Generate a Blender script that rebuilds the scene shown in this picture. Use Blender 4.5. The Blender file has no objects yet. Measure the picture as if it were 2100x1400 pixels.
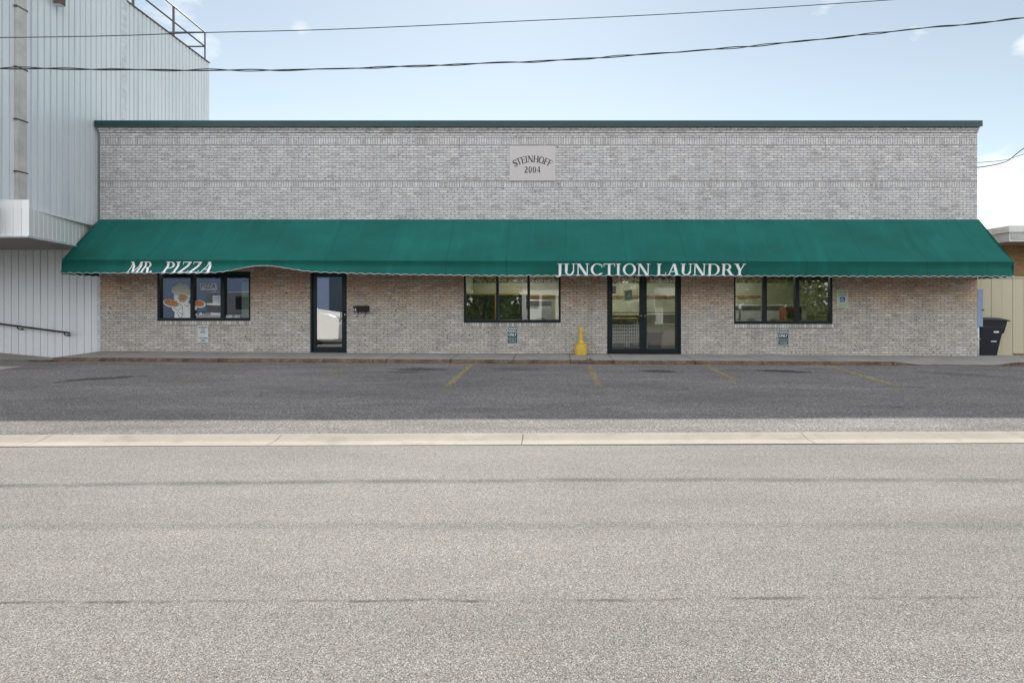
import bpy, bmesh, math, random
from mathutils import Vector, Matrix, noise as mnoise
random.seed(7)
R = math.radians
scene = bpy.context.scene
COL = scene.collection

# ------------------------------------------------------------------ camera model
F, CX, CY, CD, CZ = 1162.0, 1130.0, 620.0, 15.5, 1.4     # focal (px), principal point, distance, eye height
def P(px, py, d):                                        # point of the place seen at that spot, d metres away
    return Vector(((px-CX)*d/F, d-CD, CZ-(py-CY)*d/F))
def wx(px): return (px-CX)*CD/F
def wz(py): return CZ-(py-CY)*CD/F

cam = bpy.data.cameras.new('camera'); co = bpy.data.objects.new('camera', cam); COL.objects.link(co)
co.location = (0, -CD, CZ); co.rotation_euler = (R(90), 0, 0)
cam.sensor_width = 36; cam.lens = 36*F/2100
cam.shift_x = -(CX-1050)/2100; cam.shift_y = -(700-CY)/2100
cam.clip_start = .05; cam.clip_end = 2000
scene.camera = co

# ------------------------------------------------------------------ object helpers
def wloc(o):
    v = Vector((0, 0, 0))
    while o is not None:
        v += o.location; o = o.parent
    return v
class MB:
    def __init__(s): s.v = []; s.f = []; s.m = []; s.mi = 0
    def add(s, vs, fs):
        b = len(s.v); s.v += [tuple(v) for v in vs]
        for f in fs: s.f.append([b+i for i in f]); s.m.append(s.mi)
    def box(s, x0, x1, y0, y1, z0, z1):
        s.add([(x0,y0,z0),(x1,y0,z0),(x1,y1,z0),(x0,y1,z0),(x0,y0,z1),(x1,y0,z1),(x1,y1,z1),(x0,y1,z1)],
              [(0,3,2,1),(4,5,6,7),(0,1,5,4),(1,2,6,5),(2,3,7,6),(3,0,4,7)])
    def poly(s, pts): s.add(pts, [tuple(range(len(pts)))])
    def prism(s, pts, ext):                              # planar outline + extrusion vector
        n = len(pts); e = Vector(ext); a = [Vector(p) for p in pts]
        s.add(a+[p+e for p in a], [tuple(range(n))[::-1], tuple(range(n, 2*n))]+[(i,(i+1)%n,n+(i+1)%n,n+i) for i in range(n)])
    def tube(s, path, r, n=8, caps=True):
        pts = [Vector(p) for p in path]; rings = []
        rr = r if isinstance(r, (list, tuple)) else [r]*len(pts)
        for i, p in enumerate(pts):
            t = (pts[min(i+1,len(pts)-1)]-pts[max(i-1,0)]).normalized()
            u = t.cross(Vector((0,0,1)) if abs(t.z) < .95 else Vector((0,1,0))).normalized(); w = u.cross(t)
            rings.append([p+(u*math.cos(2*math.pi*k/n)+w*math.sin(2*math.pi*k/n))*rr[i] for k in range(n)])
        fs = []
        for i in range(len(pts)-1):
            for k in range(n): fs.append((i*n+k, i*n+(k+1)%n, (i+1)*n+(k+1)%n, (i+1)*n+k))
        if caps: fs += [tuple(range(n))[::-1], tuple(range((len(pts)-1)*n, len(pts)*n))]
        s.add([v for r_ in rings for v in r_], fs)
    def lathe(s, prof, c, n=20):
        c = Vector(c); vs = []; fs = []
        for (r, z) in prof:
            for k in range(n): vs.append(c+Vector((r*math.cos(2*math.pi*k/n), r*math.sin(2*math.pi*k/n), z)))
        for i in range(len(prof)-1):
            for k in range(n): fs.append((i*n+k, i*n+(k+1)%n, (i+1)*n+(k+1)%n, (i+1)*n+k))
        fs += [tuple(range(n))[::-1], tuple(range((len(prof)-1)*n, len(prof)*n))]
        s.add(vs, fs)
    def grid(s, xs, ys, fn):
        n = len(xs); vs = [fn(x, y) for y in ys for x in xs]
        s.add(vs, [(j*n+i, j*n+i+1, (j+1)*n+i+1, (j+1)*n+i) for j in range(len(ys)-1) for i in range(n-1)])
    def build(s, name, mat, parent=None, origin=None, smooth=False, bevel=0, local=False):
        off = Vector((0,0,0))
        if parent is not None and not local: off = wloc(parent)
        o0 = Vector(origin) if origin is not None else Vector((0,0,0))
        me = bpy.data.meshes.new(name)
        me.from_pydata([tuple(Vector(v)-off-o0) for v in s.v], [], s.f)
        for m in (mat if isinstance(mat, (list, tuple)) else [mat]): me.materials.append(m)
        for p, k in zip(me.polygons, s.m): p.material_index = k; p.use_smooth = smooth
        me.update()
        o = bpy.data.objects.new(name, me); COL.objects.link(o)
        o.parent = parent; o.location = o0
        if bevel:
            b = o.modifiers.new('bevel', 'BEVEL'); b.width = bevel; b.segments = 2; b.limit_method = 'ANGLE'; b.angle_limit = R(40)
        return o
def tag(o, label=None, cat=None, group=None, kind=None):
    if label: o['label'] = label
    if cat: o['category'] = cat
    if group: o['group'] = group
    if kind: o['kind'] = kind
    return o
def thing(name, loc, label, cat, group=None):
    o = bpy.data.objects.new(name, None); COL.objects.link(o); o.location = loc; o.empty_display_size = .2
    return tag(o, label, cat, group)
def dup(root, loc, label, rz=0, sc=1, group=None):
    def cp(o, par):
        c = o.copy(); COL.objects.link(c); c.parent = par
        for ch in [q for q in COL.objects if q.parent == o]: cp(ch, c)
        return c
    r = cp(root, None); r.location = loc; r.rotation_euler = (0,0,rz); r.scale = (sc,sc,sc); r['label'] = label
    if group: r['group'] = group
    return r

# ------------------------------------------------------------------ materials
class NT:
    def __init__(s, name):
        s.m = bpy.data.materials.new(name); s.m.use_nodes = True; s.t = s.m.node_tree
        s.b = s.t.nodes['Principled BSDF']; s.out = s.t.nodes['Material Output']
        s.pos = s.n('ShaderNodeNewGeometry').outputs['Position']
    def n(s, ty, **kw):
        q = s.t.nodes.new(ty)
        for k, v in kw.items(): setattr(q, k, v)
        return q
    def put(s, sock, v):
        if v is None: return
        if isinstance(v, bpy.types.NodeSocket): s.t.links.new(v, sock)
        else:
            if sock.type == 'RGBA' and len(v) == 3: v = (*v, 1)
            sock.default_value = v
    def math(s, op, a, b=None, c=None, clamp=False):
        q = s.n('ShaderNodeMath', operation=op, use_clamp=clamp)
        for i, v in enumerate((a, b, c)): s.put(q.inputs[i], v)
        return q.outputs[0]
    def vmath(s, op, a, b=None):
        q = s.n('ShaderNodeVectorMath', operation=op); s.put(q.inputs[0], a); s.put(q.inputs[1], b)
        return q.outputs['Value'] if op in ('LENGTH', 'DISTANCE', 'DOT_PRODUCT') else q.outputs[0]
    def mix(s, f, a, b, blend='MIX'):
        q = s.n('ShaderNodeMix', data_type='RGBA', blend_type=blend)
        s.put(q.inputs[0], f); s.put(q.inputs[6], a); s.put(q.inputs[7], b); return q.outputs[2]
    def noise(s, scale, detail=4, rough=.55, vec=None, dist=0, col=False):
        q = s.n('ShaderNodeTexNoise'); s.put(q.inputs['Vector'], vec if vec is not None else s.pos)
        q.inputs['Scale'].default_value = scale; q.inputs['Detail'].default_value = detail
        q.inputs['Roughness'].default_value = rough; q.inputs['Distortion'].default_value = dist
        return q.outputs['Color' if col else 'Fac']
    def voro(s, scale, vec=None, feature='F1', out='Color'):
        q = s.n('ShaderNodeTexVoronoi', feature=feature); s.put(q.inputs['Vector'], vec if vec is not None else s.pos)
        q.inputs['Scale'].default_value = scale; return q.outputs[out]
    def ramp(s, f, a, b, lo=0., hi=1.):
        q = s.n('ShaderNodeMapRange', clamp=True); s.put(q.inputs[0], f)
        for i, v in zip((1,2,3,4), (a, b, lo, hi)): q.inputs[i].default_value = v
        return q.outputs[0]
    def scl(s, v):
        q = s.n('ShaderNodeMapping'); s.put(q.inputs[0], s.pos); q.inputs['Scale'].default_value = v; return q.outputs[0]
    def mapping(s, loc=(0,0,0), rot=(0,0,0), sc=(1,1,1), vec=None):
        q = s.n('ShaderNodeMapping'); s.put(q.inputs[0], vec if vec is not None else s.pos)
        q.inputs['Location'].default_value = loc; q.inputs['Rotation'].default_value = rot; q.inputs['Scale'].default_value = sc
        return q.outputs[0]
    def xyz(s, v=None):
        q = s.n('ShaderNodeSeparateXYZ'); s.put(q.inputs[0], v if v is not None else s.pos); return q.outputs
    def bump(s, h, st=.3, dist=.01):
        q = s.n('ShaderNodeBump'); q.inputs['Strength'].default_value = st; q.inputs['Distance'].default_value = dist
        s.put(q.inputs['Height'], h); s.t.links.new(q.outputs[0], s.b.inputs['Normal'])
    def fin(s, col, rough=.7, metal=0., spec=None):
        s.put(s.b.inputs['Base Color'], col); s.put(s.b.inputs['Roughness'], rough); s.put(s.b.inputs['Metallic'], metal)
        if spec is not None: s.b.inputs['Specular IOR Level'].default_value = spec
        return s.m
def lerp3(a, k): return tuple(min(1, c*k) for c in a)
def plain(name, col, rough=.6, metal=0., var=.18, scale=6., spec=None, bump=0):
    t = NT(name); f = t.noise(scale, 5)
    c = t.mix(t.ramp(f, .3, .7), lerp3(col, 1-var), lerp3(col, 1+var))
    g = t.noise(scale*9, 3); c = t.mix(t.ramp(g, .62, .8, 0, .35), c, lerp3(col, .6))
    if bump: t.bump(t.noise(scale*12, 3), bump, .004)
    return t.fin(c, rough, metal, spec)

def brick_material(name, tan=False):
    t = NT(name); x, y, z = t.xyz()
    hx = t.math('ADD', x, y)                      # runs round the corners too
    cmb = t.n('ShaderNodeCombineXYZ'); t.put(cmb.inputs[0], hx); t.put(cmb.inputs[1], z)
    cmb2 = t.n('ShaderNodeCombineXYZ'); t.put(cmb2.inputs[0], z); t.put(cmb2.inputs[1], hx)
    def bricks(vec, bw, rh, off, sh=0):
        q = t.n('ShaderNodeTexBrick'); q.offset = off; q.squash = 1
        t.put(q.inputs['Vector'], vec); q.inputs['Scale'].default_value = 1
        q.inputs['Mortar Size'].default_value = .0062; q.inputs['Mortar Smooth'].default_value = .15
        q.inputs['Brick Width'].default_value = bw; q.inputs['Row Height'].default_value = rh
        t.put(q.inputs['Color1'], (0,0,0)); t.put(q.inputs['Color2'], (1,1,1)); t.put(q.inputs['Mortar'], (.5,.5,.5))
        return q.outputs['Color'], q.outputs['Fac']
    c1, f1 = bricks(cmb.outputs[0], .203, .0677, .5)
    if tan:
        base = t.mix(c1, (.30,.17,.075), (.46,.29,.14)); base = t.mix(t.ramp(t.noise(14,4), .4, .75), base, (.25,.15,.07))
        t.bump(t.math('SUBTRACT', 1, f1), .4, .006)
        return t.fin(t.mix(f1, base, (.22,.17,.12)), .85)
    c2, f2 = bricks(t.mapping(loc=(-.018, 0, 0), vec=cmb2.outputs[0]), .2031, .0677, 0)
    def band(a, b): return t.math('MULTIPLY', t.math('GREATER_THAN', z, a), t.math('LESS_THAN', z, b))
    sold = t.math('ADD', band(SOLD1[0], SOLD1[1]), band(SOLD2[0], SOLD2[1]), clamp=True)
    rnd = t.mix(sold, c1, c2); fac = t.math('ADD', t.math('MULTIPLY', f1, t.math('SUBTRACT', 1, sold)), t.math('MULTIPLY', f2, sold))
    for zz in (*SOLD1, *SOLD2):                     # bed joint over and under the soldier courses
        fac = t.math('MAXIMUM', fac, t.math('LESS_THAN', t.math('ABSOLUTE', t.math('SUBTRACT', z, zz)), .006))
    rv = t.math('ADD', t.math('MULTIPLY', rnd, .62), t.math('MULTIPLY', t.noise(9, 3), .38))
    col = t.mix(rv, (.47,.455,.46), (.72,.705,.705))
    # bricks below the awning go redder and lighter: warm light painted into the colour
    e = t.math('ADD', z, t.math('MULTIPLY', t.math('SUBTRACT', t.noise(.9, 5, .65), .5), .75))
    warmlit = t.math('MULTIPLY', t.ramp(e, .70, 1.55), t.math('LESS_THAN', z, 2.9))
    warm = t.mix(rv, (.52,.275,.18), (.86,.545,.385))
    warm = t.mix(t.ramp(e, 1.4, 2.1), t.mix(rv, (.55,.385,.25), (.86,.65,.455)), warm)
    col = t.mix(warmlit, col, warm)
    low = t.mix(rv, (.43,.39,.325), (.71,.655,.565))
    col = t.mix(t.math('MULTIPLY', t.math('LESS_THAN', z, 2.9), t.math('SUBTRACT', .8, warmlit), clamp=True), col, low)
    idc = t.math('ADD', t.math('MULTIPLY', t.noise(3.1, 4, .7, vec=t.mapping(loc=(1,2,7), sc=(1,1,2.4))), .7), t.math('MULTIPLY', rnd, .3))
    col = t.mix(t.ramp(idc, .52, .66, 0, .42), col, (.255,.24,.245))
    col = t.mix(t.ramp(idc, .44, .34, 0, .45), col, (.80,.775,.75))
    # kiln marks: dark pits and smears, crust patches, pale chips
    pits = t.ramp(t.noise(15, 4, .75, vec=t.scl((1,1,1.5))), .565, .60)
    big = t.ramp(t.noise(1.3, 3), .42, .68)
    col = t.mix(t.math('MULTIPLY', pits, t.math('ADD', .55, t.math('MULTIPLY', big, .45))), col, (.085,.078,.075))
    sp = t.n('ShaderNodeTexVoronoi'); t.put(sp.inputs['Vector'], t.mapping(sc=(1,1,1.35), vec=t.vmath('ADD', t.pos, t.vmath('SCALE', t.noise(30, 2, col=True), None)) if False else t.pos)); sp.inputs['Scale'].default_value = 17
    sr = t.xyz(sp.outputs['Color'])
    spot = t.math('MULTIPLY', t.math('GREATER_THAN', sr[0], t.math('SUBTRACT', .985, t.math('MULTIPLY', t.ramp(t.noise(1.7, 4, .7, vec=t.mapping(loc=(2,8,3))), .4, .65), .12))), t.ramp(sp.outputs['Distance'], .42, .28))
    col = t.mix(t.math('MULTIPLY', spot, t.math('ADD', .5, t.math('MULTIPLY', t.math('LESS_THAN', z, 2.9), .42))), col, (.05,.042,.04))
    col = t.mix(t.ramp(rnd, .86, .97, 0, .5), col, (.80,.77,.74)); col = t.mix(t.ramp(rnd, .12, .03, 0, .38), col, (.22,.19,.18))
    ch = t.ramp(t.noise(27, 3, .6, vec=t.mapping(loc=(5,3,1))), .68, .74)
    col = t.mix(t.math('MULTIPLY', ch, .6), col, (.75,.72,.68))
    blot = t.ramp(t.noise(2.2, 5, .65, vec=t.mapping(loc=(9,0,4))), .45, .75)
    col = t.mix(t.math('MULTIPLY', blot, .28), col, (.27,.255,.26))
    mort = t.mix(t.noise(6, 3), (.17,.16,.155), (.29,.275,.26))
    for xc in (wx(943), wx(1489)):                  # control joints
        fac = t.math('MAXIMUM', fac, t.math('MULTIPLY', t.math('LESS_THAN', t.math('ABSOLUTE', t.math('SUBTRACT', x, xc)), .0045), t.math('GREATER_THAN', z, 2.9)))
    col = t.mix(t.ramp(t.noise(1.1, 5, .65, vec=t.scl((1.4,1,.22))), .54, .74, 0, .35), col, (.24,.22,.215))
    col = t.mix(fac, col, mort)
    t.bump(t.math('SUBTRACT', t.math('ADD', t.math('MULTIPLY', t.noise(45, 4), .35), rnd), t.math('MULTIPLY', fac, 2.2)), .55, .006)
    return t.fin(col, .88, 0, .25)

SOLD1 = (wz(297), wz(282.6)); SOLD2 = (wz(385), wz(370.5))
M = {}
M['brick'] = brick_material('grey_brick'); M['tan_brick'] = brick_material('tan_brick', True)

def rowlock():
    t = NT('rowlock_brick'); x, y, z = t.xyz()
    fr = t.math('FRACT', t.math('DIVIDE', x, .0677)); j = t.math('LESS_THAN', fr, .14)
    idn = t.n('ShaderNodeTexWhiteNoise', noise_dimensions='1D'); t.put(idn.inputs['W'], t.math('FLOOR', t.math('DIVIDE', x, .0677)))
    c = t.mix(idn.outputs['Value'], (.40,.37,.34), (.72,.69,.65)); c = t.mix(t.ramp(t.noise(30,4), .55, .75), c, (.2,.17,.15))
    t.bump(t.math('SUBTRACT', 1, j), .5, .006)
    return t.fin(t.mix(j, c, (.13,.115,.1)), .85)
M['rowlock'] = rowlock()

def fabric(name, a, b):
    t = NT(name); x, y, z = t.xyz()
    c = t.mix(t.ramp(t.noise(.55, 4, vec=t.scl((1,1.6,1.6))), .3, .7), a, b)
    w = t.math('ADD', t.math('SINE', t.math('MULTIPLY', x, 700)), t.math('SINE', t.math('MULTIPLY', z, 700)))
    d = t.ramp(t.noise(150, 2, .5), .74, .78, 0, .5); c = t.mix(d, c, (.25,.33,.3))
    seam = t.math('LESS_THAN', t.math('ABSOLUTE', t.math('SUBTRACT', t.math('FRACT', t.math('DIVIDE', t.math('ADD', x, .37), 1.52)), .5)), .009)
    c = t.mix(t.math('MULTIPLY', seam, .6), c, lerp3(b, .55))
    st = t.ramp(t.noise(1.2, 4, .6, vec=t.scl((3.5,.5,.5))), .52, .8, 0, .35); c = t.mix(st, c, lerp3(b, 1.5))
    t.bump(t.math('ADD', t.math('MULTIPLY', w, .04), t.noise(2.6, 3, vec=t.scl((1.5,.8,.8)))), .35, .03)
    return t.fin(c, .78, 0, .25)
M['fabric'] = fabric('awning_fabric', (.0045,.086,.070), (.0062,.128,.106))
M['paint_white'] = plain('white_lettering', (.82,.83,.84), .6, var=.05)
M['piping'] = plain('grey_white_piping', (.42,.45,.44), .7, var=.3, scale=14)
M['coping'] = plain('coping_metal', (.016,.052,.055), .42, .2, var=.15, scale=.8)
M['frame'] = plain('dark_green_metal', (.006,.014,.017), .4, .1, var=.15, spec=.4)
M['dark'] = plain('black_metal', (.010,.010,.012), .45, .3, var=.2)
M['brownbox'] = plain('dark_brown_metal', (.018,.012,.016), .45, .2)
M['limestone'] = plain('plaque_stone', (.55,.51,.51), .8, var=.06, scale=30)
M['ink'] = plain('black_ink', (.012,.012,.014), .5, var=.1)
M['yellow'] = plain('yellow_paint', (.62,.42,.06), .55, var=.15, scale=9, bump=.2)
M['yellow_trim'] = plain('yellow_wood', (.42,.25,.05), .5)

def glass(name='window_glass', base=.17):
    t = NT(name); t.t.nodes.remove(t.b)
    tr = t.n('ShaderNodeBsdfTransparent'); tr.inputs[0].default_value = (.82,.87,.85,1)
    gl = t.n('ShaderNodeBsdfGlossy'); gl.inputs['Roughness'].default_value = .0
    nz = t.n('ShaderNodeBump'); nz.inputs['Strength'].default_value = .02; nz.inputs['Distance'].default_value = .01; t.put(nz.inputs['Height'], t.noise(1.6, 1)); t.t.links.new(nz.outputs[0], gl.inputs['Normal'])
    fr = t.n('ShaderNodeFresnel'); fr.inputs[0].default_value = 1.5
    mx = t.n('ShaderNodeMixShader'); t.put(mx.inputs[0], t.math('ADD', base, t.math('MULTIPLY', fr.outputs[0], .8), clamp=True))
    t.t.links.new(tr.outputs[0], mx.inputs[1]); t.t.links.new(gl.outputs[0], mx.inputs[2]); t.t.links.new(mx.outputs[0], t.out.inputs[0])
    return t.m
M['glass'] = glass(); M['glass_film'] = glass('filmed_glass', .52); M['glass_dark'] = glass('dark_window_glass', .26)

def concrete(name, a, b, sc=1., crack=True):
    t = NT(name); c = t.mix(t.ramp(t.noise(1.1*sc, 6, .65), .3, .7), a, b)
    c = t.mix(t.ramp(t.noise(70, 3), .6, .75, 0, .5), c, lerp3(a, .55))
    c = t.mix(t.ramp(t.noise(95, 2, vec=t.mapping(loc=(3,1,2))), .66, .75, 0, .6), c, lerp3(b, 1.35))
    st = t.ramp(t.noise(2.3, 5, .7, vec=t.mapping(loc=(7,3,1))), .55, .72, 0, .45); c = t.mix(st, c, lerp3(a, .62))
    t.bump(t.noise(120, 3), .25, .004)
    return t.fin(c, .9, 0, .2)
M['walk'] = concrete('walk_concrete', (.25,.24,.23), (.34,.325,.305))
M['gutter'] = concrete('gutter_concrete', (.29,.262,.225), (.37,.337,.29))
M['gutter_pan'] = concrete('gutter_pan_concrete', (.34,.308,.265), (.42,.38,.33))
M['ramp'] = concrete('ramp_concrete', (.30,.27,.235), (.40,.365,.32))
def kerbm():
    t = NT('kerb_concrete'); x, y, z = t.xyz()
    c = t.mix(t.ramp(t.noise(3, 5, .7), .35, .65), (.075,.046,.032), (.20,.14,.10))
    c = t.mix(t.ramp(t.noise(38, 4, .7), .5, .7), c, (.065,.045,.033))
    c = t.mix(t.ramp(t.noise(55, 3, vec=t.mapping(loc=(2,2,2))), .62, .7, 0, .8), c, (.55,.48,.40))
    t.bump(t.noise(35, 5, .7), .9, .02)
    return t.fin(c, .95, 0, .15)
M['kerb'] = kerbm()

def asphalt(name, dark, mid, light, warm, stone=95., blobs=(), seams=(), var=1., fine=.66, bump=.55):
    t = NT(name); x, y, z = t.xyz()
    r = t.xyz(t.voro(stone))                      # one tone per stone
    r2 = t.xyz(t.voro(stone*fine, vec=t.mapping(loc=(3.1,1.7,.4))))
    k = t.ramp(r[0], 0, 1)
    c = t.mix(t.ramp(k, .0, .45), dark, mid)
    c = t.mix(t.ramp(k, .55, .95), c, light)
    c = t.mix(t.ramp(r2[1], .86, .92, 0, .85), c, lerp3(light, 1.3))
    c = t.mix(t.ramp(r2[2], .0, .10, .55, 0), c, lerp3(dark, .5))
    c = t.mix(t.ramp(r[2], .86, .95, 0, .75), c, warm)
    g = t.ramp(t.noise(.45, 5, .6, vec=t.scl((.45,1.3,1))), .3, .72, 1-.28*var, 1+.22*var)
    g2 = t.ramp(t.noise(1.9, 5, .7, vec=t.mapping(sc=(.35,1.6,1), rot=(0,0,.25))), .3, .75, 1-.2*var, 1+.18*var)
    q = t.n('ShaderNodeVectorMath', operation='SCALE'); t.put(q.inputs[0], c); t.put(q.inputs['Scale'], t.math('MULTIPLY', g, g2)); c = q.outputs[0]
    wob = t.noise(5, 5, .75); wob2 = t.noise(16, 3, .6)
    for (bx, by, ang, ax, ay, st) in blobs:       # oil marks where cars have stood
        v = t.mapping(loc=(0,0,0), rot=(0,0,0), vec=t.vmath('SUBTRACT', t.pos, (bx,by,0)))
        v2 = t.mapping(rot=(0,0,-ang), vec=v); s3 = t.xyz(v2)
        cc = t.n('ShaderNodeCombineXYZ'); t.put(cc.inputs[0], t.math('DIVIDE', s3[0], ax)); t.put(cc.inputs[1], t.math('DIVIDE', s3[1], ay))
        d = t.math('ADD', t.vmath('LENGTH', cc.outputs[0]), t.math('MULTIPLY', t.math('SUBTRACT', wob, .5), 2.2))
        d = t.math('ADD', d, t.math('MULTIPLY', t.math('SUBTRACT', wob2, .5), 1.0))
        c = t.mix(t.ramp(d, .65, .95, st, 0), c, (.030,.026,.026))
    for (yc, w, st, amp) in seams:
        d = t.math('ABSOLUTE', t.math('ADD', t.math('SUBTRACT', y, yc), t.math('MULTIPLY', t.math('SUBTRACT', t.noise(1.1, 6, .75), .5), amp)))
        c = t.mix(t.math('MULTIPLY', t.ramp(d, w*.4, w, st, 0), t.ramp(t.noise(3.5, 5, .75), .42, .6, .08, 1)), c, lerp3(dark, .5))
    t.bump(t.math('ADD', r[0], t.math('MULTIPLY', t.voro(stone, out='Distance'), -1.2)), bump, .006)
    return t.fin(c, .85, 0, .3)

# ------------------------------------------------------------------ ground heights
def clampx(x): return max(-15, min(15, x))
def sm(a, b, x):
    u = max(0, min(1, (x-a)/(b-a))); return u*u*(3-2*u)
YK, YG, YR = -1.45, -7.90, -8.35
def zpark(x, y):
    u = max(0, min(1, (YK-y)/(YK-YG)))
    k = -.005+(.0085)*u
    w = .012*mnoise.noise(Vector((x*.35, y*.35, 0)))*min(1, u*4)*min(1, (1-u)*4)
    return -.115-.037*(YK-y)+k*clampx(x)+w
def zroad(x, y): return zpark(x, YG)-.045+.010*min(6, max(0, YR-y)) + .006*mnoise.noise(Vector((x*.2, y*.5, 3)))
def kdrop(x):                                    # 0 = full kerb, 1 = dropped flush
    return sm(8.45, 9.25, x)*(1-sm(10.95, 11.7, x))
def zwalk(x, y):
    full = -.005*clampx(x)+.02*y
    u = max(0, min(1, -y/1.45))
    return full+(zpark(x, YK)+.012-(-.005*clampx(x)+.02*YK))*kdrop(x)*u*u

def ppark(px, py):                                # spot on the parking surface seen there
    d = 11.
    for _ in range(30):
        q = P(px, py, d); zz = zpark(q.x, q.y)
        d = F*(CZ-zz)/(py-CY)
    q = P(px, py, d); return Vector((q.x, q.y, zpark(q.x, q.y)))
def fl(a, b, n): return [a+(b-a)*i/n for i in range(n+1)]

blobs = []
for (px, py, ang, ax, ay, st) in [(208,776,.42,.85,.17,.75),(128,783,.3,.2,.09,.6),(855,757,0,.75,.30,.62),(838,763,0,.5,.16,.5),
                                  (1352,761,-.1,.50,.26,.72),(1605,761,-.25,.75,.24,.8),(1975,768,-.5,1.2,.3,.35),(1060,757,0,.7,.2,.35),
                                  (1405,797,0,.10,.05,.6),(1880,794,-.3,.22,.04,.8),(1845,834,0,.14,.04,.7),(1660,756,0,.5,.15,.4)]:
    q = ppark(px, py); blobs.append((q.x, q.y, ang, ax, ay, st))
M['lot'] = asphalt('lot_asphalt', (.085,.082,.083), (.155,.149,.15), (.29,.275,.265), (.30,.225,.18), 95, blobs)
M['road'] = asphalt('road_asphalt', (.066,.063,.059), (.180,.172,.161), (.335,.323,.303), (.27,.20,.15), 210, (), ((-12.14,.020,.7,.11),), .45, .85, .3)
def dirt(name, a, b):
    t = NT(name); c = t.mix(t.ramp(t.noise(3, 6, .7), .35, .65), a, b); t.bump(t.noise(30,4), .6, .05); return t.fin(c, .95)
M['soil'] = dirt('soil', (.06,.07,.03), (.11,.12,.05)); M['lawn'] = dirt('lawn', (.05,.085,.022), (.09,.14,.035))
M['joint'] = plain('joint_dirt', (.05,.042,.035), .95)

g = MB(); g.grid(fl(-400,400,8), fl(-400,400,8), lambda x, y: (x, y, -1.1)); tag(g.build('terrain', M['soil']), kind='structure')
g = MB(); g.grid(fl(-30,30,120), fl(YG-.04, YK+.25, 40), lambda x, y: (x, y, zpark(x,y))); tag(g.build('parking_lot', M['lot'], smooth=True), kind='structure')
g = MB(); g.grid(fl(-60,60,120), fl(-20, YR+.02, 30), lambda x, y: (x, y, zroad(x,y))); tag(g.build('road', M['road'], smooth=True), kind='structure')
# mountable kerb and gutter, cast in lengths
g = MB(); g2 = MB()
joints = [-30,-21,-14.2]+[ (px-CX)*7.45/F for px in (88,570,1072,1650)]+[6.6,10,14,18,24,30]
for a, b in zip(joints[:-1], joints[1:]):
    xs = fl(a+.004, b-.004, 8)
    def gut(x, y):
        u = (YG-y)/(YG-YR); z0 = zpark(x, YG)+.006
        return (x, y, z0-.040*sm(0,.55,u)-.003*sm(.5,1,u))
    g.grid(xs, [YG-.255, YG-.19, YG-.13, YG-.06, YG], gut); g2.grid(xs, [YR, YR+.1, YG-.255], gut)
tag(g.build('gutter', M['gutter'], smooth=True), kind='structure'); tag(g2.build('gutter_pan', M['gutter_pan'], smooth=True), kind='structure')
g = MB(); g.grid(fl(-30,30,40), [YR-.01, YG+.01], lambda x, y: (x, y, zpark(x,YG)-.055)); tag(g.build('gutter_bed', M['joint']), kind='structure')
# opposite side of the street
g = MB(); g.grid(fl(-80,80,20), [-70,-40,-21.2], lambda x, y: (x, y, -.28)); tag(g.build('lawn', M['lawn']), kind='structure')
g = MB(); g.grid(fl(-60,60,10), [-21.2,-20], lambda x, y: (x, y, -.272)); tag(g.build('far_pavement', M['walk']), kind='structure')

# pavement slabs with a worn kerb edge
kj = [-12.36]+[(px-CX)*14.06/F for px in (211,322,450,578,666,765,794,924,1052,1170,1257,1425,1562,1700,1830)]+[9.6,11.4,13.2,16,20,25]
wj = [-12.36]+[(px-CX)*14.06/F for px in (450,792,924,1052,1170,1258,1425,1562,1700)]+[9.6,13.2,16,20,25]
w = MB()
for a, b in zip(wj[:-1], wj[1:]):
    w.grid(fl(a+.007, b-.007, max(2, int((b-a)/.18))), [YK+.035, -1.2, -.9, -.6, -.3, 0, .5] if b < 11 else [YK+.035, -1.2, -.9, -.6, -.3, 0, .5, 3], lambda x, y: (x, y, zwalk(x, min(0,y))-(.03 if (x>11.6 and y>.2) else 0)))
w.add([(-12.353,YK+.035,zwalk(-12.35,YK+.035)),(-12.353,0,zwalk(-12.35,0)),(-12.353,0,-.4),(-12.353,YK+.035,-.4)], [(0,1,2,3)])
tag(w.build('sidewalk', M['walk'], smooth=False), kind='structure')
k = MB()
for a, b in zip(kj[:-1], kj[1:]):
    xs = fl(a+.009, b-.009, max(2, int((b-a)/.045)))
    rows = []
    for j in range(6):
        row = []
        for x in xs:
            zt = zwalk(x, YK+.035)+.001; zb = zpark(x, YK)-.06; h = zt-zb
            nn = mnoise.noise(Vector((x*6, j*1.3, 1)))*.016+mnoise.noise(Vector((x*19, j*3, 5)))*.008
            if j == 0: p = (x, YK+.036, zt)
            elif j == 1: p = (x, YK+.012-abs(nn)*.2, zt-.004-abs(nn)*.5)
            else: p = (x, YK-.012-.01*j+nn*min(1, h/.08), zt-.004-(h-.004)*(j-1)/4)
            row.append(p)
        rows.append(row)
    n = len(xs); k.add([p for r in rows for p in r], [(j*n+i,(j+1)*n+i,(j+1)*n+i+1,j*n+i+1) for j in range(5) for i in range(n-1)])
k.add([(-12.351,YK-.05,-.3),(-12.351,YK+.036,-.3),(-12.351,YK+.036,zwalk(-12.35,YK)+.001),(-12.351,YK+.0,zwalk(-12.35,YK)-.005)], [(0,1,2,3)])
tag(k.build('kerb', M['kerb'], smooth=True), kind='structure')
b_ = MB(); b_.grid(fl(-12.34,25,30), [YK+.01, 0], lambda x, y: (x, y, zwalk(x,y)-.03)); tag(b_.build('sidewalk_bed', M['joint']), kind='structure')
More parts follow.
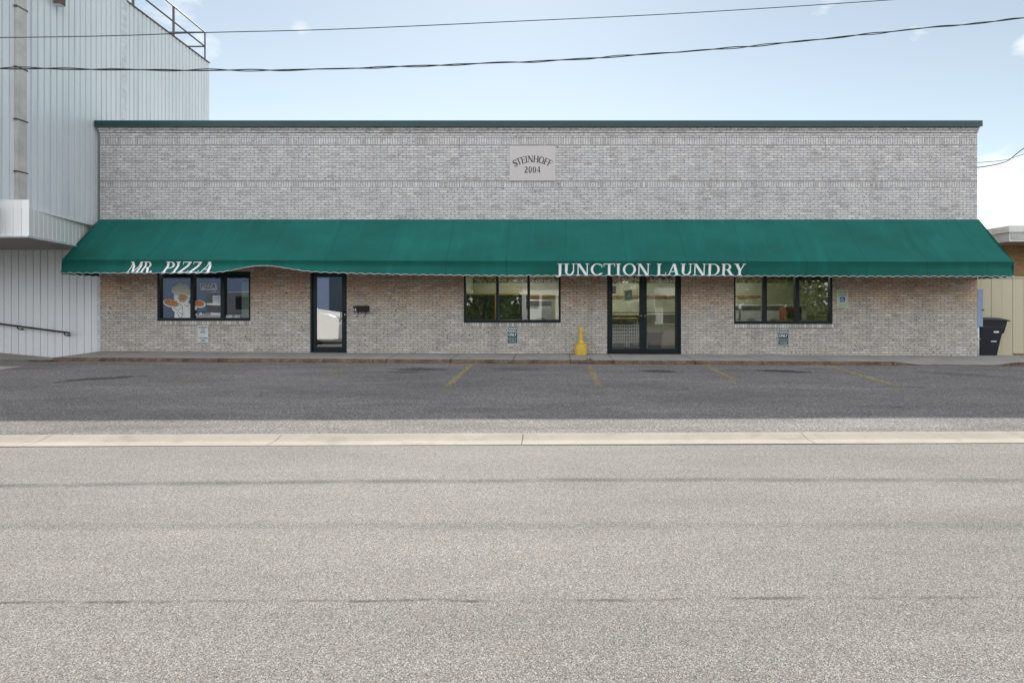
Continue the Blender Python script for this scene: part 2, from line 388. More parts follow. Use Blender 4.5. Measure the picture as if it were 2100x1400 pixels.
# concrete drive at the left, rising towards the metal shed
def zramp(x, y):
    wl = -.115-.09*(x+13.6) if x < -13.4 else -.13
    u = sm(-3.2, -.2, y)
    return (zpark(x, y)+.012)*(1-u)+wl*u
g = MB(); g.grid(fl(-24,-12.36,30), fl(-3.1,.3,16), lambda x, y: (x, y, zramp(x, y - .12*(x+12.36)*.0))); tag(g.build('driveway', M['ramp'], smooth=True), kind='structure')
g = MB(); g.grid(fl(-12.9,-12.2,10), [YK-.12, YK-.02], lambda x, y: (x, y, zpark(x,y)+.02+.02*mnoise.noise(Vector((x*9,y*9,0))))); tag(g.build('broken_kerb_edge', M['kerb']), kind='structure')

# worn parking stall lines
def linemat():
    t = NT('worn_yellow_line'); tr = t.n('ShaderNodeBsdfTransparent'); mx = t.n('ShaderNodeMixShader')
    at = t.n('ShaderNodeAttribute', attribute_name='wear', attribute_type='GEOMETRY')
    a = t.math('MULTIPLY', t.ramp(t.math('ADD', t.noise(7, 6, .75), t.math('MULTIPLY', t.noise(60, 2), .25)), .41, .80), at.outputs['Fac'])
    t.fin(t.mix(t.noise(4, 4), (.34,.255,.12), (.44,.345,.18)), .8)
    t.put(mx.inputs[0], a); t.t.links.new(tr.outputs[0], mx.inputs[1]); t.t.links.new(t.b.outputs[0], mx.inputs[2]); t.t.links.new(mx.outputs[0], t.out.inputs[0])
    return t.m
M['line'] = linemat()
for (a, b, wr) in [((486,749),(322,796),.34),((724,748),(655,778),.5),((968,746.5),(911,798),1.0),((1207,747),(1232,800),.85),((1446,748.5),(1520,786),.85),((1696,750),(1864,799),1.0)]:
    A = ppark(*a); B = ppark(*b); g = MB(); n = 16; dv = (B-A); sd = Vector((dv.y,-dv.x,0)).normalized()*.065
    vs = []; wa = []
    for i in range(n+1):
        for s in (-1, 1):
            p = A+dv*i/n+sd*s; vs.append((p.x, p.y, zpark(p.x,p.y)+.005)); wa.append(wr*(1 if i < n-3 else (n-i)/3.))
    g.add(vs, [(2*i,2*i+1,2*i+3,2*i+2) for i in range(n)])
    o = g.build('parking_line', M['line']); at = o.data.attributes.new('wear','FLOAT','POINT')
    for i, v in enumerate(wa): at.data[i].value = v
    tag(o, kind='structure')

M['weed'] = plain('weed_leaf', (.07,.12,.025), .7)
rw = random.Random(4)
for (px, py, n_, hh, l) in [(1208,738,26,.10,'small tuft of green weed at the kerb joint below the yellow standpipe'),(1171,739,9,.05,'tiny weed in the slab joint left of the yellow standpipe'),(925,738,8,.045,'tiny weed in the slab joint below the window left of the double door')]:
    q = P(px, py, 14.06); z0 = zwalk(q.x, YK+.03); m = MB()
    for i in range(n_):
        a = rw.uniform(0, 6.28); r_ = rw.uniform(.0,.09)*hh/.1; h = hh*rw.uniform(.4,1); b = Vector((q.x+r_*math.cos(a), YK+.03+r_*.35*math.sin(a), z0-.01)); d = Vector((math.cos(a), math.sin(a)*.6, 0))
        w_ = d.cross(Vector((0,0,1)))*.006
        m.add([b-w_, b+w_, b+d*h*.35+w_*1.3+Vector((0,0,h*.7)), b+d*h*.35-w_*1.3+Vector((0,0,h*.7)), b+d*h*.8+Vector((0,0,h))], [(0,1,2,3),(3,2,4)])
    tag(m.build('weed', M['weed'], origin=(q.x, YK+.03, z0)), l, 'weed', 'weeds along the kerb')
# ------------------------------------------------------------------ brick shop building
XL, XR, ZT = wx(205), wx(2004), wz(258)
YB = 15.0
HEAD = wz(556.5)
bld = thing('brick_building', (0, 0, 0), 'long low grey brick shop building with flat green coping and long awning', 'building')
openings = [(wx(322), wx(513.5), wz(658), HEAD), (wx(636), wx(711), -.1, HEAD), (wx(951), wx(1150), wz(662), HEAD),
            (wx(1245), wx(1397), -.1, HEAD), (wx(1505), wx(1707.5), wz(664.5), HEAD)]
PLQ = (wx(1045), wx(1139), wz(371), wz(300))
def wall_with_openings(mb, x0, x1, z0, z1, ops, yf, depth):
    xs = sorted({x0, x1, *[o[0] for o in ops], *[o[1] for o in ops]}); zs = sorted({z0, z1, *[o[2] for o in ops], *[o[3] for o in ops]})
    xs = [x for x in xs if x0 <= x <= x1]; zs = [z for z in zs if z0 <= z <= z1]
    def hole(xa, za): return any(o[0]-1e-6 <= xa < o[1]-1e-6 and o[2]-1e-6 <= za < o[3]-1e-6 for o in ops)
    for i in range(len(xs)-1):
        for j in range(len(zs)-1):
            if not hole(xs[i], zs[j]):
                mb.poly([(xs[i],yf,zs[j]),(xs[i+1],yf,zs[j]),(xs[i+1],yf,zs[j+1]),(xs[i],yf,zs[j+1])])
    for (a, b, c, d) in ops:
        c2 = max(c, z0)
        mb.poly([(a,yf,c2),(a,yf,d),(a,yf+depth,d),(a,yf+depth,c2)]); mb.poly([(b,yf,d),(b,yf,c2),(b,yf+depth,c2),(b,yf+depth,d)])
        mb.poly([(a,yf,d),(b,yf,d),(b,yf+depth,d),(a,yf+depth,d)])
        if c > z0: mb.poly([(a,yf,c),(a,yf+depth,c),(b,yf+depth,c),(b,yf,c)])
w = MB(); ZW = wz(272)
wall_with_openings(w, XL, XR, -.35, ZW, openings, 0, .2)
w.poly([(XL,0,-.35),(XL,0,ZW),(XL,YB,ZW),(XL,YB,-.35)]); w.poly([(XR,0,ZW),(XR,0,-.35),(XR,YB,-.35),(XR,YB,ZW)])
w.poly([(XL,YB,-.35),(XR,YB,-.35),(XR,YB,ZW),(XL,YB,ZW)])
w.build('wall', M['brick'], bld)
c = MB(); z1, z2, z3 = ZW, wz(267), wz(261)
c.box(XL-.018, XR+.018, -.02, .3, z1, z2); c.box(XL-.034, XR+.034, -.038, .3, z2+.001, z3)
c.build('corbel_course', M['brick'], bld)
r = MB(); r.box(XL+.02, XR-.02, .3, YB-.02, 5.55, 5.7); r.build('roof', plain('roof_membrane', (.3,.3,.3), .9), bld)
cp = MB(); n = 9; segs = fl(XL-.075, XR+.075, n)
for i in range(n):
    a, b = segs[i]+(.0015 if i else 0), segs[i+1]
    cp.prism([(a,-.10,z3-.012),(a,-.10,wz(249.5)),(a,.32,wz(249.5)+.04),(a,.32,z3+.002),(a,-.085,z3+.002)], (b-a,0,0))
cp.build('coping', M['coping'], bld)
pl = MB(); pl.box(PLQ[0], PLQ[1], -.022, .02, PLQ[2], PLQ[3]); plaque = pl.build('plaque', M['limestone'], bld, bevel=.004)

# ---- serif letters, drawn stroke by stroke (cap height 1)
TH, TN, SH = .17, .078, .055
def ell(cx, cy, rx, ry, a0, a1, tx=TH, ty=TN, n=18):
    o = []; i_ = []
    for k_ in range(n+1):
        a = R(a0+(a1-a0)*k_/n); o.append((cx+rx*math.cos(a), cy+ry*math.sin(a))); i_.append((cx+(rx-tx)*math.cos(a), cy+(ry-ty)*math.sin(a)))
    return [[o[q], o[q+1], i_[q+1], i_[q]] for q in range(n)]
def rect(x0, x1, y0, y1): return [[(x0,y0),(x1,y0),(x1,y1),(x0,y1)]]
def stem(x, w_=TH, y0=0, y1=1, st=1, sb=1, e=.085):
    o = rect(x, x+w_, y0, y1)
    if sb: o += rect(x-e, x+w_+e, y0, y0+SH)
    if st: o += rect(x-e, x+w_+e, y1-SH, y1)
    return o
def diag(xa, ya, xb, yb, w_): return [[(xa,ya),(xa+w_,ya),(xb+w_,yb),(xb,yb)]]
def stroke(pts, ws):
    o = []; L = []; Rr = []
    for i, (x, y) in enumerate(pts):
        a = pts[max(0,i-1)]; b = pts[min(len(pts)-1,i+1)]; t = Vector((b[0]-a[0], b[1]-a[1])).normalized(); nx, ny = -t.y, t.x
        h = ws[i]/2; L.append((x+nx*h,y+ny*h)); Rr.append((x-nx*h,y-ny*h))
    return [[L[i],L[i+1],Rr[i+1],Rr[i]] for i in range(len(pts)-1)]
def spl(pts, n=5):
    o = []
    for i in range(len(pts)-1):
        p0 = pts[max(0,i-1)]; p1 = pts[i]; p2 = pts[i+1]; p3 = pts[min(len(pts)-1,i+2)]
        for k_ in range(n):
            u = k_/n; o.append(tuple(.5*((2*p1[q])+(-p0[q]+p2[q])*u+(2*p0[q]-5*p1[q]+4*p2[q]-p3[q])*u*u+(-p0[q]+3*p1[q]-3*p2[q]+p3[q])*u**3) for q in range(len(p1))))
    o.append(pts[-1]); return o
def sstroke(pw):
    q = spl(pw); return stroke([(a[0],a[1]) for a in q], [a[2] for a in q])
def glyph(ch):
    if ch == 'J': return rect(.16,.345,.1,1)+rect(.075,.43,1-SH,1)+sstroke([(.2525,.12,.185),(.225,-.02,.16),(.14,-.11,.10),(.02,-.10,.07),(-.03,-.06,.09)]), .46
    if ch == 'U': return rect(.09,.275,.33,1)+rect(0,.36,1-SH,1)+rect(.64,.715,.33,1)+rect(.55,.80,1-SH,1)+ell(.4025,.345,.3125,.355,180,360,.14,.10), .82
    if ch == 'N': return stem(.09,.075,0,1,0,1)+rect(.72,.795,0,1)+rect(.63,.88,1-SH,1)+diag(.055,1,.60,0,.205)+rect(-.01,.15,1-SH,1), .93
    if ch == 'C': return ell(.47,.5,.45,.52,48,318)+rect(.76,.81,.66,.93)+sstroke([(.74,.10,.07),(.80,.17,.05),(.83,.22,.03)]), .86
    if ch == 'T': return stem(.30,TH,0,1,0,1)+rect(.0,.785,.93,1)+rect(.0,.045,.74,.93)+rect(.74,.785,.74,.93), .80
    if ch == 'I': return stem(.085), .42
    if ch == 'O': return ell(.47,.5,.455,.52,0,360,n=36), .96
    if ch == 'L': return stem(.085)+rect(.27,.66,0,.07)+rect(.615,.66,.07,.27), .68
    if ch == 'A': return diag(.08,0,.40,1.0,.08)+diag(.60,0,.37,1.0,.195)+rect(.24,.60,.30,.365)+rect(-.01,.26,0,SH)+rect(.51,.88,0,SH), .87
    if ch == 'D': return stem(.085,TH,0,1,0,0)+rect(0,.42,1-.06,1)+rect(0,.42,0,.06)+ell(.41,.5,.45,.5,-90,90,TH,.06), .91
    if ch == 'R': return stem(.085,TH,0,1,0,1)+rect(0,.40,1-.06,1)+rect(.27,.40,.47,.53)+ell(.39,.735,.29,.265,-90,90,.165,.06)+diag(.37,.50,.64,0,.205)+rect(.62,.90,0,SH), .84
    if ch == 'Y': return stem(.30,TH,0,.46,0,1)+diag(.30,.42,.05,1,.20)+diag(.385,.42,.64,1,.08)+rect(-.04,.30,1-SH,1)+rect(.56,.80,1-SH,1), .74
    if ch == 'M': return stem(.08,.085,0,1,0,1)+rect(.86,1.045,0,1)+rect(.79,1.12,0,SH)+diag(.49,0,.07,1,.19)+diag(.53,0,.86,1,.085)+rect(-.01,.18,1-SH,1)+rect(.95,1.12,1-SH,1), 1.13
    if ch == 'P': return stem(.085,TH,0,1,0,1)+rect(0,.38,1-.06,1)+rect(.27,.38,.42,.48)+ell(.37,.71,.31,.29,-90,90,.175,.06), .70
    if ch == 'Z': return rect(.04,.68,.93,1)+rect(.04,.085,.76,.93)+diag(.0,.03,.48,.95,.20)+rect(.0,.70,0,.07)+rect(.655,.70,.07,.25), .72
    if ch == '.': return ell(.10,.09,.10,.10,0,360,.099,.099,12), .26
    if ch == 'S': return sstroke([(.56,.80,.05),(.48,.93,.08),(.31,.965,.085),(.14,.88,.12),(.10,.73,.155),(.23,.58,.185),(.42,.46,.19),(.54,.30,.165),(.48,.10,.12),(.30,.035,.085),(.13,.08,.08),(.05,.24,.05)])+rect(.545,.585,.70,.97)+rect(.03,.07,.03,.30), .63
    if ch == 'E': return stem(.085,TH,0,1,0,0)+rect(0,.66,.93,1)+rect(.615,.66,.75,.93)+rect(0,.69,0,.07)+rect(.645,.69,.07,.26)+rect(.27,.54,.485,.55)+rect(.50,.54,.38,.65), .71
    if ch == 'H': return stem(.085)+stem(.64)+rect(.27,.64,.475,.545), .91
    if ch == 'F': return stem(.085,TH,0,1,0,1)+rect(0,.64,.93,1)+rect(.60,.64,.74,.93)+rect(.27,.53,.475,.54)+rect(.49,.53,.37,.64), .66
    if ch == '2': return sstroke([(.10,.74,.13),(.13,.90,.08),(.28,.965,.075),(.43,.89,.13),(.46,.72,.165),(.37,.50,.14),(.20,.25,.10),(.05,.04,.08)])+rect(.03,.55,0,.11)+rect(.51,.55,.1,.24), .60
    if ch == '0': return ell(.28,.49,.27,.51,0,360,.145,.065,32), .58
    if ch == '4': return rect(.32,.48,0,1)+diag(.0,.28,.32,1,.07)+rect(.0,.60,.22,.31)+rect(.24,.56,0,SH), .62
    return [], .34
def serif_layout(text, track=.0):
    out = []; x = 0
    for i, ch in enumerate(text):
        g_, adv = glyph(ch); out.append((x, adv, g_)); x += adv+track
    return out, x-track
def sub_poly(poly, step):                          # split long polygons crosswise so they can follow the cloth
    return [poly]

# ---- sans writing for small signs (Blender's built-in face turned into mesh)
def sans(text, cap=1.0, align='CENTER'):
    cu = bpy.data.curves.new('t', 'FONT'); cu.body = text; cu.align_x = align; cu.size = 1.0; cu.resolution_u = 3
    o = bpy.data.objects.new('t', cu); COL.objects.link(o)
    dg = bpy.context.evaluated_depsgraph_get(); ev = o.evaluated_get(dg); me = ev.to_mesh()
    vs = [(v.co.x*cap/.69, v.co.y*cap/.69) for v in me.vertices]; fs = [tuple(p.vertices) for p in me.polygons]
    ev.to_mesh_clear(); bpy.data.objects.remove(o); bpy.data.curves.remove(cu)
    return vs, fs
def put_text(mb, text, xc, zb, y, cap, width=None, bold=0.):
    vs, fs = sans(text, cap)
    if not vs: return
    w_ = max(v[0] for v in vs)-min(v[0] for v in vs); m = (max(v[0] for v in vs)+min(v[0] for v in vs))/2
    k_ = (width/w_) if width else 1.
    mb.add([(xc+(v[0]-m)*k_, y, zb+v[1]) for v in vs], fs)
    if bold:
        for s, dy in ((bold,-.0003),(-bold,-.0006)): mb.add([(xc+(v[0]-m)*k_+s, y+dy, zb+v[1]) for v in vs], fs)

# plaque writing: arched name over the year
lt = MB(); pc = (PLQ[0]+PLQ[1])/2; cap = .182; lay, W = serif_layout('STEINHOFF', .06)
Rad = 1.02; zc = wz(330)+.045-Rad; ang_tot = 1.06
for (x, adv, gl) in lay:
    a = ((x+adv/2)/W-.5)*ang_tot
    for q_, poly in enumerate(gl):
        pts = []
        for (u, v) in poly:
            du = (u-adv/2)*cap*.93; r_ = Rad-.09+v*cap
            pts.append((pc+r_*math.sin(a)+du*math.cos(a), -.0225-.0004*(q_+1), zc+r_*math.cos(a)-du*math.sin(a)))
        lt.poly(pts)
lay, W = serif_layout('2004', .12); cap = .165
for (x, adv, gl) in lay:
    for q_, poly in enumerate(gl): lt.poly([(pc+(x+u-W/2)*cap*.98, -.0225-.0004*(q_+1), wz(354.5)+v*cap) for (u, v) in poly])
lt.build('lettering', M['ink'], plaque)

# ---- windows and doors
def window(name, x0, x1, z0, z1, mull, gm='glass'):
    f = MB(); ya, yb = .018, .15; fw = .055
    f.box(x0+.003, x1-.003, ya, yb, z0+.003, z0+.085); f.box(x0+.003, x1-.003, ya, yb, z1-.06, z1-.003)
    f.box(x0+.003, x0+fw, ya, yb, z0+.085, z1-.06); f.box(x1-fw, x1-.003, ya, yb, z0+.085, z1-.06)
    for (a, b) in mull: f.box(a, b, ya+.004, yb, z0+.085, z1-.06)
    fr = f.build(name, M['frame'], bld, bevel=.004)
    edges = [x0+fw]+[q for ab in mull for q in ab]+[x1-fw]
    for i in range(0, len(edges), 2):
        p = MB(); p.poly([(edges[i],.095,z0+.085),(edges[i+1],.095,z0+.085),(edges[i+1],.095,z1-.06),(edges[i],.095,z1-.06)]); p.build('pane', M[gm], fr)
    s = MB(); s.box(x0-.02, x1+.02, -.028, .03, z0-.098, z0-.001); s.build('sill', M['rowlock'], fr)
    return fr
def dot(mb, c, r, y, n=10): mb.poly([(c[0]+r*math.cos(2*math.pi*i/n), y, c[1]+r*math.sin(2*math.pi*i/n)) for i in range(n)])
o1, o2, o3, o4, o5 = openings
window('window', *o1, [(wx(389),wx(395.5)),(wx(451),wx(459))], 'glass_dark')
window('window', *o3, [(wx(1017),wx(1022.5)),(wx(1081.5),wx(1086.5))])
window('window', *o5, [(wx(1566),wx(1573.5)),(wx(1632),wx(1640.5))])
def door(leaf, zb, zt, side, parent, gm='glass'):
    x0, x1 = leaf; f = MB(); ya, yb = .055, .10; sw = .10
    f.box(x0, x0+sw, ya, yb, zb, zt); f.box(x1-sw, x1, ya, yb, zb, zt); f.box(x0+sw, x1-sw, ya, yb, zb, zb+.125); f.box(x0+sw, x1-sw, ya, yb, zt-.10, zt)
    d = f.build('door', M['frame'], parent, bevel=.004)
    p = MB(); p.poly([(x0+sw,.078,zb+.125),(x1-sw,.078,zb+.125),(x1-sw,.078,zt-.1),(x0+sw,.078,zt-.1)]); p.build('pane', M[gm], d)
    return d
def entrance(x0, x1, zb, leaves, name='door_frame'):
    f = MB(); ya, yb = .02, .16; f.box(x0+.003, x0+.05, ya, yb, zb, HEAD-.003); f.box(x1-.05, x1-.003, ya, yb, zb, HEAD-.003)
    f.box(x0+.05, x1-.05, ya, yb, HEAD-.05, HEAD-.003); f.box(x0+.05, x1-.05, ya-.02, yb, zb, zb+.018)
    return f.build(name, M['frame'], bld, bevel=.003)
zb1 = zwalk(-6,0)+.001; fr1 = entrance(o2[0], o2[1], zb1, 1)
d1 = door((o2[0]+.052, o2[1]-.052), zb1+.02, HEAD-.052, 1, fr1, 'glass_film')
h = MB(); xa, xb = wx(700), wx(709); h.tube([(xb,.052,wz(637.5)),(xb,-.02,wz(637.5)),(xa+.01,-.03,wz(638)),(xa,-.03,wz(640)),(xa,-.03,wz(652)),(xa+.01,-.03,wz(654)),(xb,-.02,wz(654.5)),(xb,.052,wz(654.5))], .013, 8); h.build('handle', M['dark'], d1, smooth=True)
h = MB(); dot(h, (wx(705.5), wz(645)), .017, .05); h.lathe([(.02,0),(.02,.001)], (wx(705.5),.053,wz(645)),8); h.build('lock', plain('steel', (.7,.7,.7), .25, 1.), d1)
zb2 = zwalk(2.5,0)+.001; fr2 = entrance(o4[0], o4[1], zb2, 2)
mid = (wx(1312)+wx(1327))/2
stl = plain('steel_trim', (.6,.6,.6), .3, 1.)
for (a, b, hs) in ((o4[0]+.052, mid-.003, 1), (mid+.003, o4[1]-.052, -1)):
    dd = door((a, b), zb2+.02, HEAD-.052, hs, fr2)
    hb = MB(); hb.box(a+.1, b-.1, .115, .135, wz(641.8), wz(640.2)); hb.build('push_bar', M['dark'], dd)
    h = MB(); xc = (b-.05) if hs > 0 else (a+.05)
    h.box(xc-.05, xc+.045, .025, .054, wz(656), wz(645)); h.build('pull_handle', M['dark'], dd, bevel=.01)
    h = MB(); dot(h, (xc, wz(647.5)), .016, .0235); h.build('lock', stl, dd)

# ------------------------------------------------------------------ rooms behind the glass
def room_mats():
    t = NT('room_paint'); x, y, z = t.xyz()
    c = t.mix(t.noise(2, 3), (.50,.50,.34), (.58,.57,.42)); M['room'] = t.fin(c, .8)
    t = NT('floral_border'); f = t.voro(22); c = t.mix(t.ramp(t.xyz(f)[0], .3, .7), (.06,.04,.03), (.30,.22,.15)); c = t.mix(t.ramp(t.noise(18,4), .55, .62), c, (.5,.42,.33)); M['floral'] = t.fin(c, .7)
room_mats()
M['ceil'] = plain('ceiling_paint', (.62,.60,.55), .9, var=.05); M['tile'] = plain('floor_tile', (.30,.34,.34), .4, var=.1)
M['darkroom'] = plain('dark_panel', (.055,.05,.06), .8); M['wood'] = plain('wood_trim', (.34,.20,.06), .5, var=.25)
iw = MB(); zi = 2.55
LX0, LX1, LYB = -3.0, 11.2, 6.2
iw.poly([(LX0,LYB,-.05),(LX1,LYB,-.05),(LX1,LYB,zi),(LX0,LYB,zi)]); iw.poly([(LX0,.21,-.05),(LX0,LYB,-.05),(LX0,LYB,zi),(LX0,.21,zi)]); iw.poly([(LX1,LYB,-.05),(LX1,.21,-.05),(LX1,.21,zi),(LX1,LYB,zi)])
iw.build('interior_wall', M['room'], bld)
b_ = MB(); b_.box(LX0+.02, LX1-.02, LYB-.02, LYB-.004, 2.14, 2.36); b_.box(LX1-.02, LX1-.004, .3, LYB-.02, 2.14, 2.36); b_.build('border_strip', M['floral'], bld)
b_ = MB(); b_.box(-1.4, 8.0, LYB-.06, LYB-.004, 1.56, 1.66); b_.build('wood_rail', M['wood'], bld)
c_ = MB(); c_.poly([(LX0,.21,zi),(LX1,.21,zi),(LX1,LYB,zi),(LX0,LYB,zi)]); c_.poly([(XL+.2,.21,2.5),(LX0-.2,.21,2.5),(LX0-.2,5,2.5),(XL+.2,5,2.5)]); c_.build('ceiling', M['ceil'], bld)
c_ = MB(); c_.poly([(XL+.1,.0,.0-.03),(XR-.1,.0,-.03),(XR-.1,LYB,-.03),(XL+.1,LYB,-.03)]); c_.build('floor', M['tile'], bld)
iw = MB(); a, b = XL+.2, LX0-.2
iw.poly([(a,5,-.05),(b,5,-.05),(b,5,2.5),(a,5,2.5)]); iw.poly([(a,.21,-.05),(a,5,-.05),(a,5,2.5),(a,.21,2.5)]); iw.poly([(b,5,-.05),(b,.21,-.05),(b,.21,2.5),(b,5,2.5)]); iw.build('interior_wall', M['darkroom'], bld)
def emis(name, col, st):
    t = NT(name); t.fin(col, .5); t.put(t.b.inputs['Emission Color'], col); t.b.inputs['Emission Strength'].default_value = st; return t.m
M['tube'] = emis('lit_diffuser', (1,.97,.9), 26.)
def lamp(x, y, z, label):
    t = thing('ceiling_light', (x,y,z), label, 'ceiling light', 'ceiling lights inside the shops')
    m = MB(); m.box(x-.62, x+.62, y-.09, y+.09, z-.06, z-.002); m.build('housing', M['ceil'], t)
    m = MB(); m.box(x-.58, x+.58, y-.06, y+.06, z-.085, z-.062); m.build('diffuser', M['tube'], t)
for x, y, z, l in [(-1.2,2.6,zi,'lit ceiling tube seen through the three-pane laundry window left of the double door'),
                (2.6,2.6,zi,'lit ceiling tube behind the double glass door'),(6.4,2.6,zi,'lit ceiling tube seen through the window right of the double door'),
                (-1.2,4.8,zi,'added ceiling tube brightening the back, behind the window left of the double door'),(2.6,4.8,zi,'added ceiling tube brightening the back of the laundry, behind the double door'),(6.4,4.8,zi,'added ceiling tube brightening the back of the laundry, behind the right window'),  # back row of tubes added to brighten the laundry interior
                (-9.2,3.2,2.5,'lit ceiling tube in the dark pizza shop behind the chef window')]: lamp(x, y, z, l)
M['enamel'] = plain('white_enamel', (.70,.71,.70), .35, var=.06, scale=2); M['steel'] = plain('brushed_steel', (.45,.46,.47), .35, .9, var=.1); M['hole'] = plain('dark_drum', (.02,.022,.025), .2)
def washer(loc, label, tall=1.05, w_=.7):
    x, y, z = loc; t = thing('washing_machine', loc, label, 'washing machine', 'laundry machines')
    m = MB(); m.box(x-w_/2, x+w_/2, y, y+.75, z, z+tall); m.build('cabinet', M['enamel'], t, bevel=.02)
    m = MB(); m.box(x-w_/2+.04, x+w_/2-.04, y-.014, y-.002, z+tall-.2, z+tall-.05); m.build('control_panel', M['steel'], t)
    m = MB(); n = 24; c_ = (x, z+tall*.45)
    for i in range(n):
        a, b = 2*math.pi*i/n, 2*math.pi*(i+1)/n
        m.add([(c_[0]+r_*math.cos(q), y-yy, c_[1]+r_*math.sin(q)) for (q, r_, yy) in ((a,.25,.002),(b,.25,.002),(b,.25,.05),(a,.25,.05),(b,.18,.05),(a,.18,.05))], [(0,1,2,3),(3,2,4,5)])
    m.build('door_ring', M['steel'], t)
    m = MB(); dot(m, c_, .185, y-.03, 20); m.build('door_glass', M['hole'], t)
t = thing('dryer_bank', (-1.85,4.0,-.03), 'dark fronted dryer bank with yellow trim behind the window left of the double door', 'dryer bank')
m = MB(); m.box(-2.95,-.75,4.0,4.8,-.03,1.66); m.build('cabinet', M['hole'], t); m = MB(); m.box(-2.95,-.75,3.97,3.999,1.661,1.71); m.box(-.79,-.75,3.97,3.999,.0,1.66); m.box(-1.93,-1.89,3.97,3.999,.0,1.66); m.build('trim', M['yellow_trim'], t)
t = thing('low_partition', (2.2,3.2,-.03), 'low dark partition behind the folding table in the laundry', 'partition'); m = MB(); m.box(1.5,3.3,3.2,3.3,-.03,.95); m.build('panel', M['darkroom'], t); m = MB(); m.box(1.48,3.32,3.17,3.33,.951,.99); m.build('cap', M['wood'], t)
washer((-.35,3.4,-.03), 'white front loading machine behind the right pane of the window left of the double door', 1.52, .8); washer((.55,3.4,-.03), 'white front loading machine nearest the wall between window and double door')
for i, x in enumerate((5.5,6.3,7.1,7.9,8.7)): washer((x,4.6,-.03), ['first','second','third','fourth','fifth'][i]+' white machine from the left along the back wall behind the right window', 1.35, .74)
t = thing('red_cabinet', (7.6,2.0,-.03), 'dark red upright cabinet behind the right window of the laundry', 'cabinet')
m = MB(); m.box(7.25,7.75,2.0,2.5,-.03,1.25); m.build('cabinet_body', plain('red_paint', (.22,.02,.015), .5), t, bevel=.02); m = MB(); m.box(7.3,7.7,1.985,1.999,.4,1.1); m.build('front_panel', M['dark'], t)
t = thing('long_table', (1.2,2.4,-.03), 'wood topped folding table behind the left leaf of the double door', 'table')
m = MB(); m.box(.9,2.75,2.2,2.9,.83,.9); m.build('tabletop', M['wood'], t)
for (lx, ly) in ((.95,2.25),(2.7,2.25),(.95,2.85),(2.7,2.85)): m = MB(); m.box(lx-.02,lx+.02,ly-.02,ly+.02,-.03,.83); m.build('leg', M['steel'], t)
def cart(x, y, label):
    t = thing('laundry_cart', (x,y,-.03), label, 'laundry cart', 'white wire laundry carts'); m = MB(); z0, z1, w_, dp = .22, .72, .42, .4
    for z_ in fl(z0, z1, 5):
        m.tube([(x-w_/2,y,z_),(x+w_/2,y,z_),(x+w_/2,y+dp,z_),(x-w_/2,y+dp,z_),(x-w_/2,y,z_)], .011, 5)
    for q in fl(-w_/2, w_/2, 6): m.tube([(x+q,y,z0),(x+q,y,z1)], .007, 5); m.tube([(x+q,y+dp,z0),(x+q,y+dp,z1)], .007, 5)
    m.build('basket', M['enamel'], t)
    for sx in (-1,1):
        for sy in (0,1): m = MB(); m.tube([(x+sx*w_/2,y+sy*dp,.06),(x+sx*w_/2,y+sy*dp,z0)], .013, 6); m.build('leg', M['enamel'], t); m = MB(); m.lathe([(.03,-.03),(.03,.03)], (x+sx*w_/2,y+sy*dp,.02), 10); m.build('caster', M['dark'], t)
cart(2.02,1.2,'left of two white wire laundry carts behind the left door leaf'); cart(2.52,1.25,'right of two white wire laundry carts behind the left door leaf')
t = thing('waste_bin', (3.0,.9,-.03), 'dark grey square bin behind the right door leaf', 'bin'); m = MB(); m.prism([(2.86,.9,-.03),(3.18,.9,-.03),(3.22,.9,.5),(2.82,.9,.5)], (0,.35,0)); m.build('bin_body', M['dark'], t); m = MB(); m.box(2.8,3.24,.88,1.27,.5,.54); m.build('bin_rim', M['darkroom'], t)
t = thing('cream_counter', (4.1,2.0,-.03), 'pale cream laundry counter behind the right door leaf', 'counter'); m = MB(); m.box(2.95,4.6,2.0,2.7,-.03,.98); m.build('counter_body', plain('cream_laminate', (.80,.72,.56), .5, var=.06), t); m = MB(); m.box(2.9,4.65,1.95,2.75,.981,1.03); m.build('counter_top', M['enamel'], t)

# ------------------------------------------------------------------ awning
AX0, AX1, AP = wx(205)-.005, wx(2006), 1.2
sA = F/(CD-AP)
def zA(py): return CZ-(py-CY)/sA
ZAT = wz(450)
def zfront(x): return zA(532.5+2.6*sm(AX0, 0, x)+1.6*sm(0, AX1, x))
CR = .145                                          # height of the stiff upper valance
awn = thing('awning', ((AX0+AX1)/2, 0, 2.1), 'long dark green fabric awning with white lettering across the whole brick front', 'awning')
def bulge(x): return .012*mnoise.noise(Vector((x*.45, 3, 0)))
cm = MB()
def canopy(x, u):
    s = math.sin(math.pi*u)
    rib = abs(((x-AX0)/1.5+.5) % 1-.5)*2            # 0 at ribs, 1 between
    sag = -.06*s-.018*s*(rib**.6)*1.0+.010*mnoise.noise(Vector((x*.8, u*2.2, 4)))*s
    zt = ZAT; zf = zfront(x)
    return (x, -.012-(AP-.012)*u, zt+(zf-zt)*u+sag)
cm.grid(fl(AX0, AX1, 200), fl(0, 1, 12), lambda x, u: canopy(x, u))
for X in (AX0, AX1): cm.poly([(X,-.012,ZAT),(X,-AP,zfront(X)),(X,-.012,zfront(X))])
cm.build('canopy', M['fabric'], awn, smooth=True)
def lift(x):                                       # wind has folded the flap up beside the pizza window
    p = CX+x*sA
    return math.exp(-((p-545)/72.)**2)+.16*math.exp(-((p-660)/90.)**2)
def tilt(x): return -8+34*(1-sm(-5.,1.,x))+20*sm(7.5,10.5,x)
def flapang(x): return R(tilt(x))+lift(x)*R(62)+R(3)*mnoise.noise(Vector((x*1.3,1,1)))
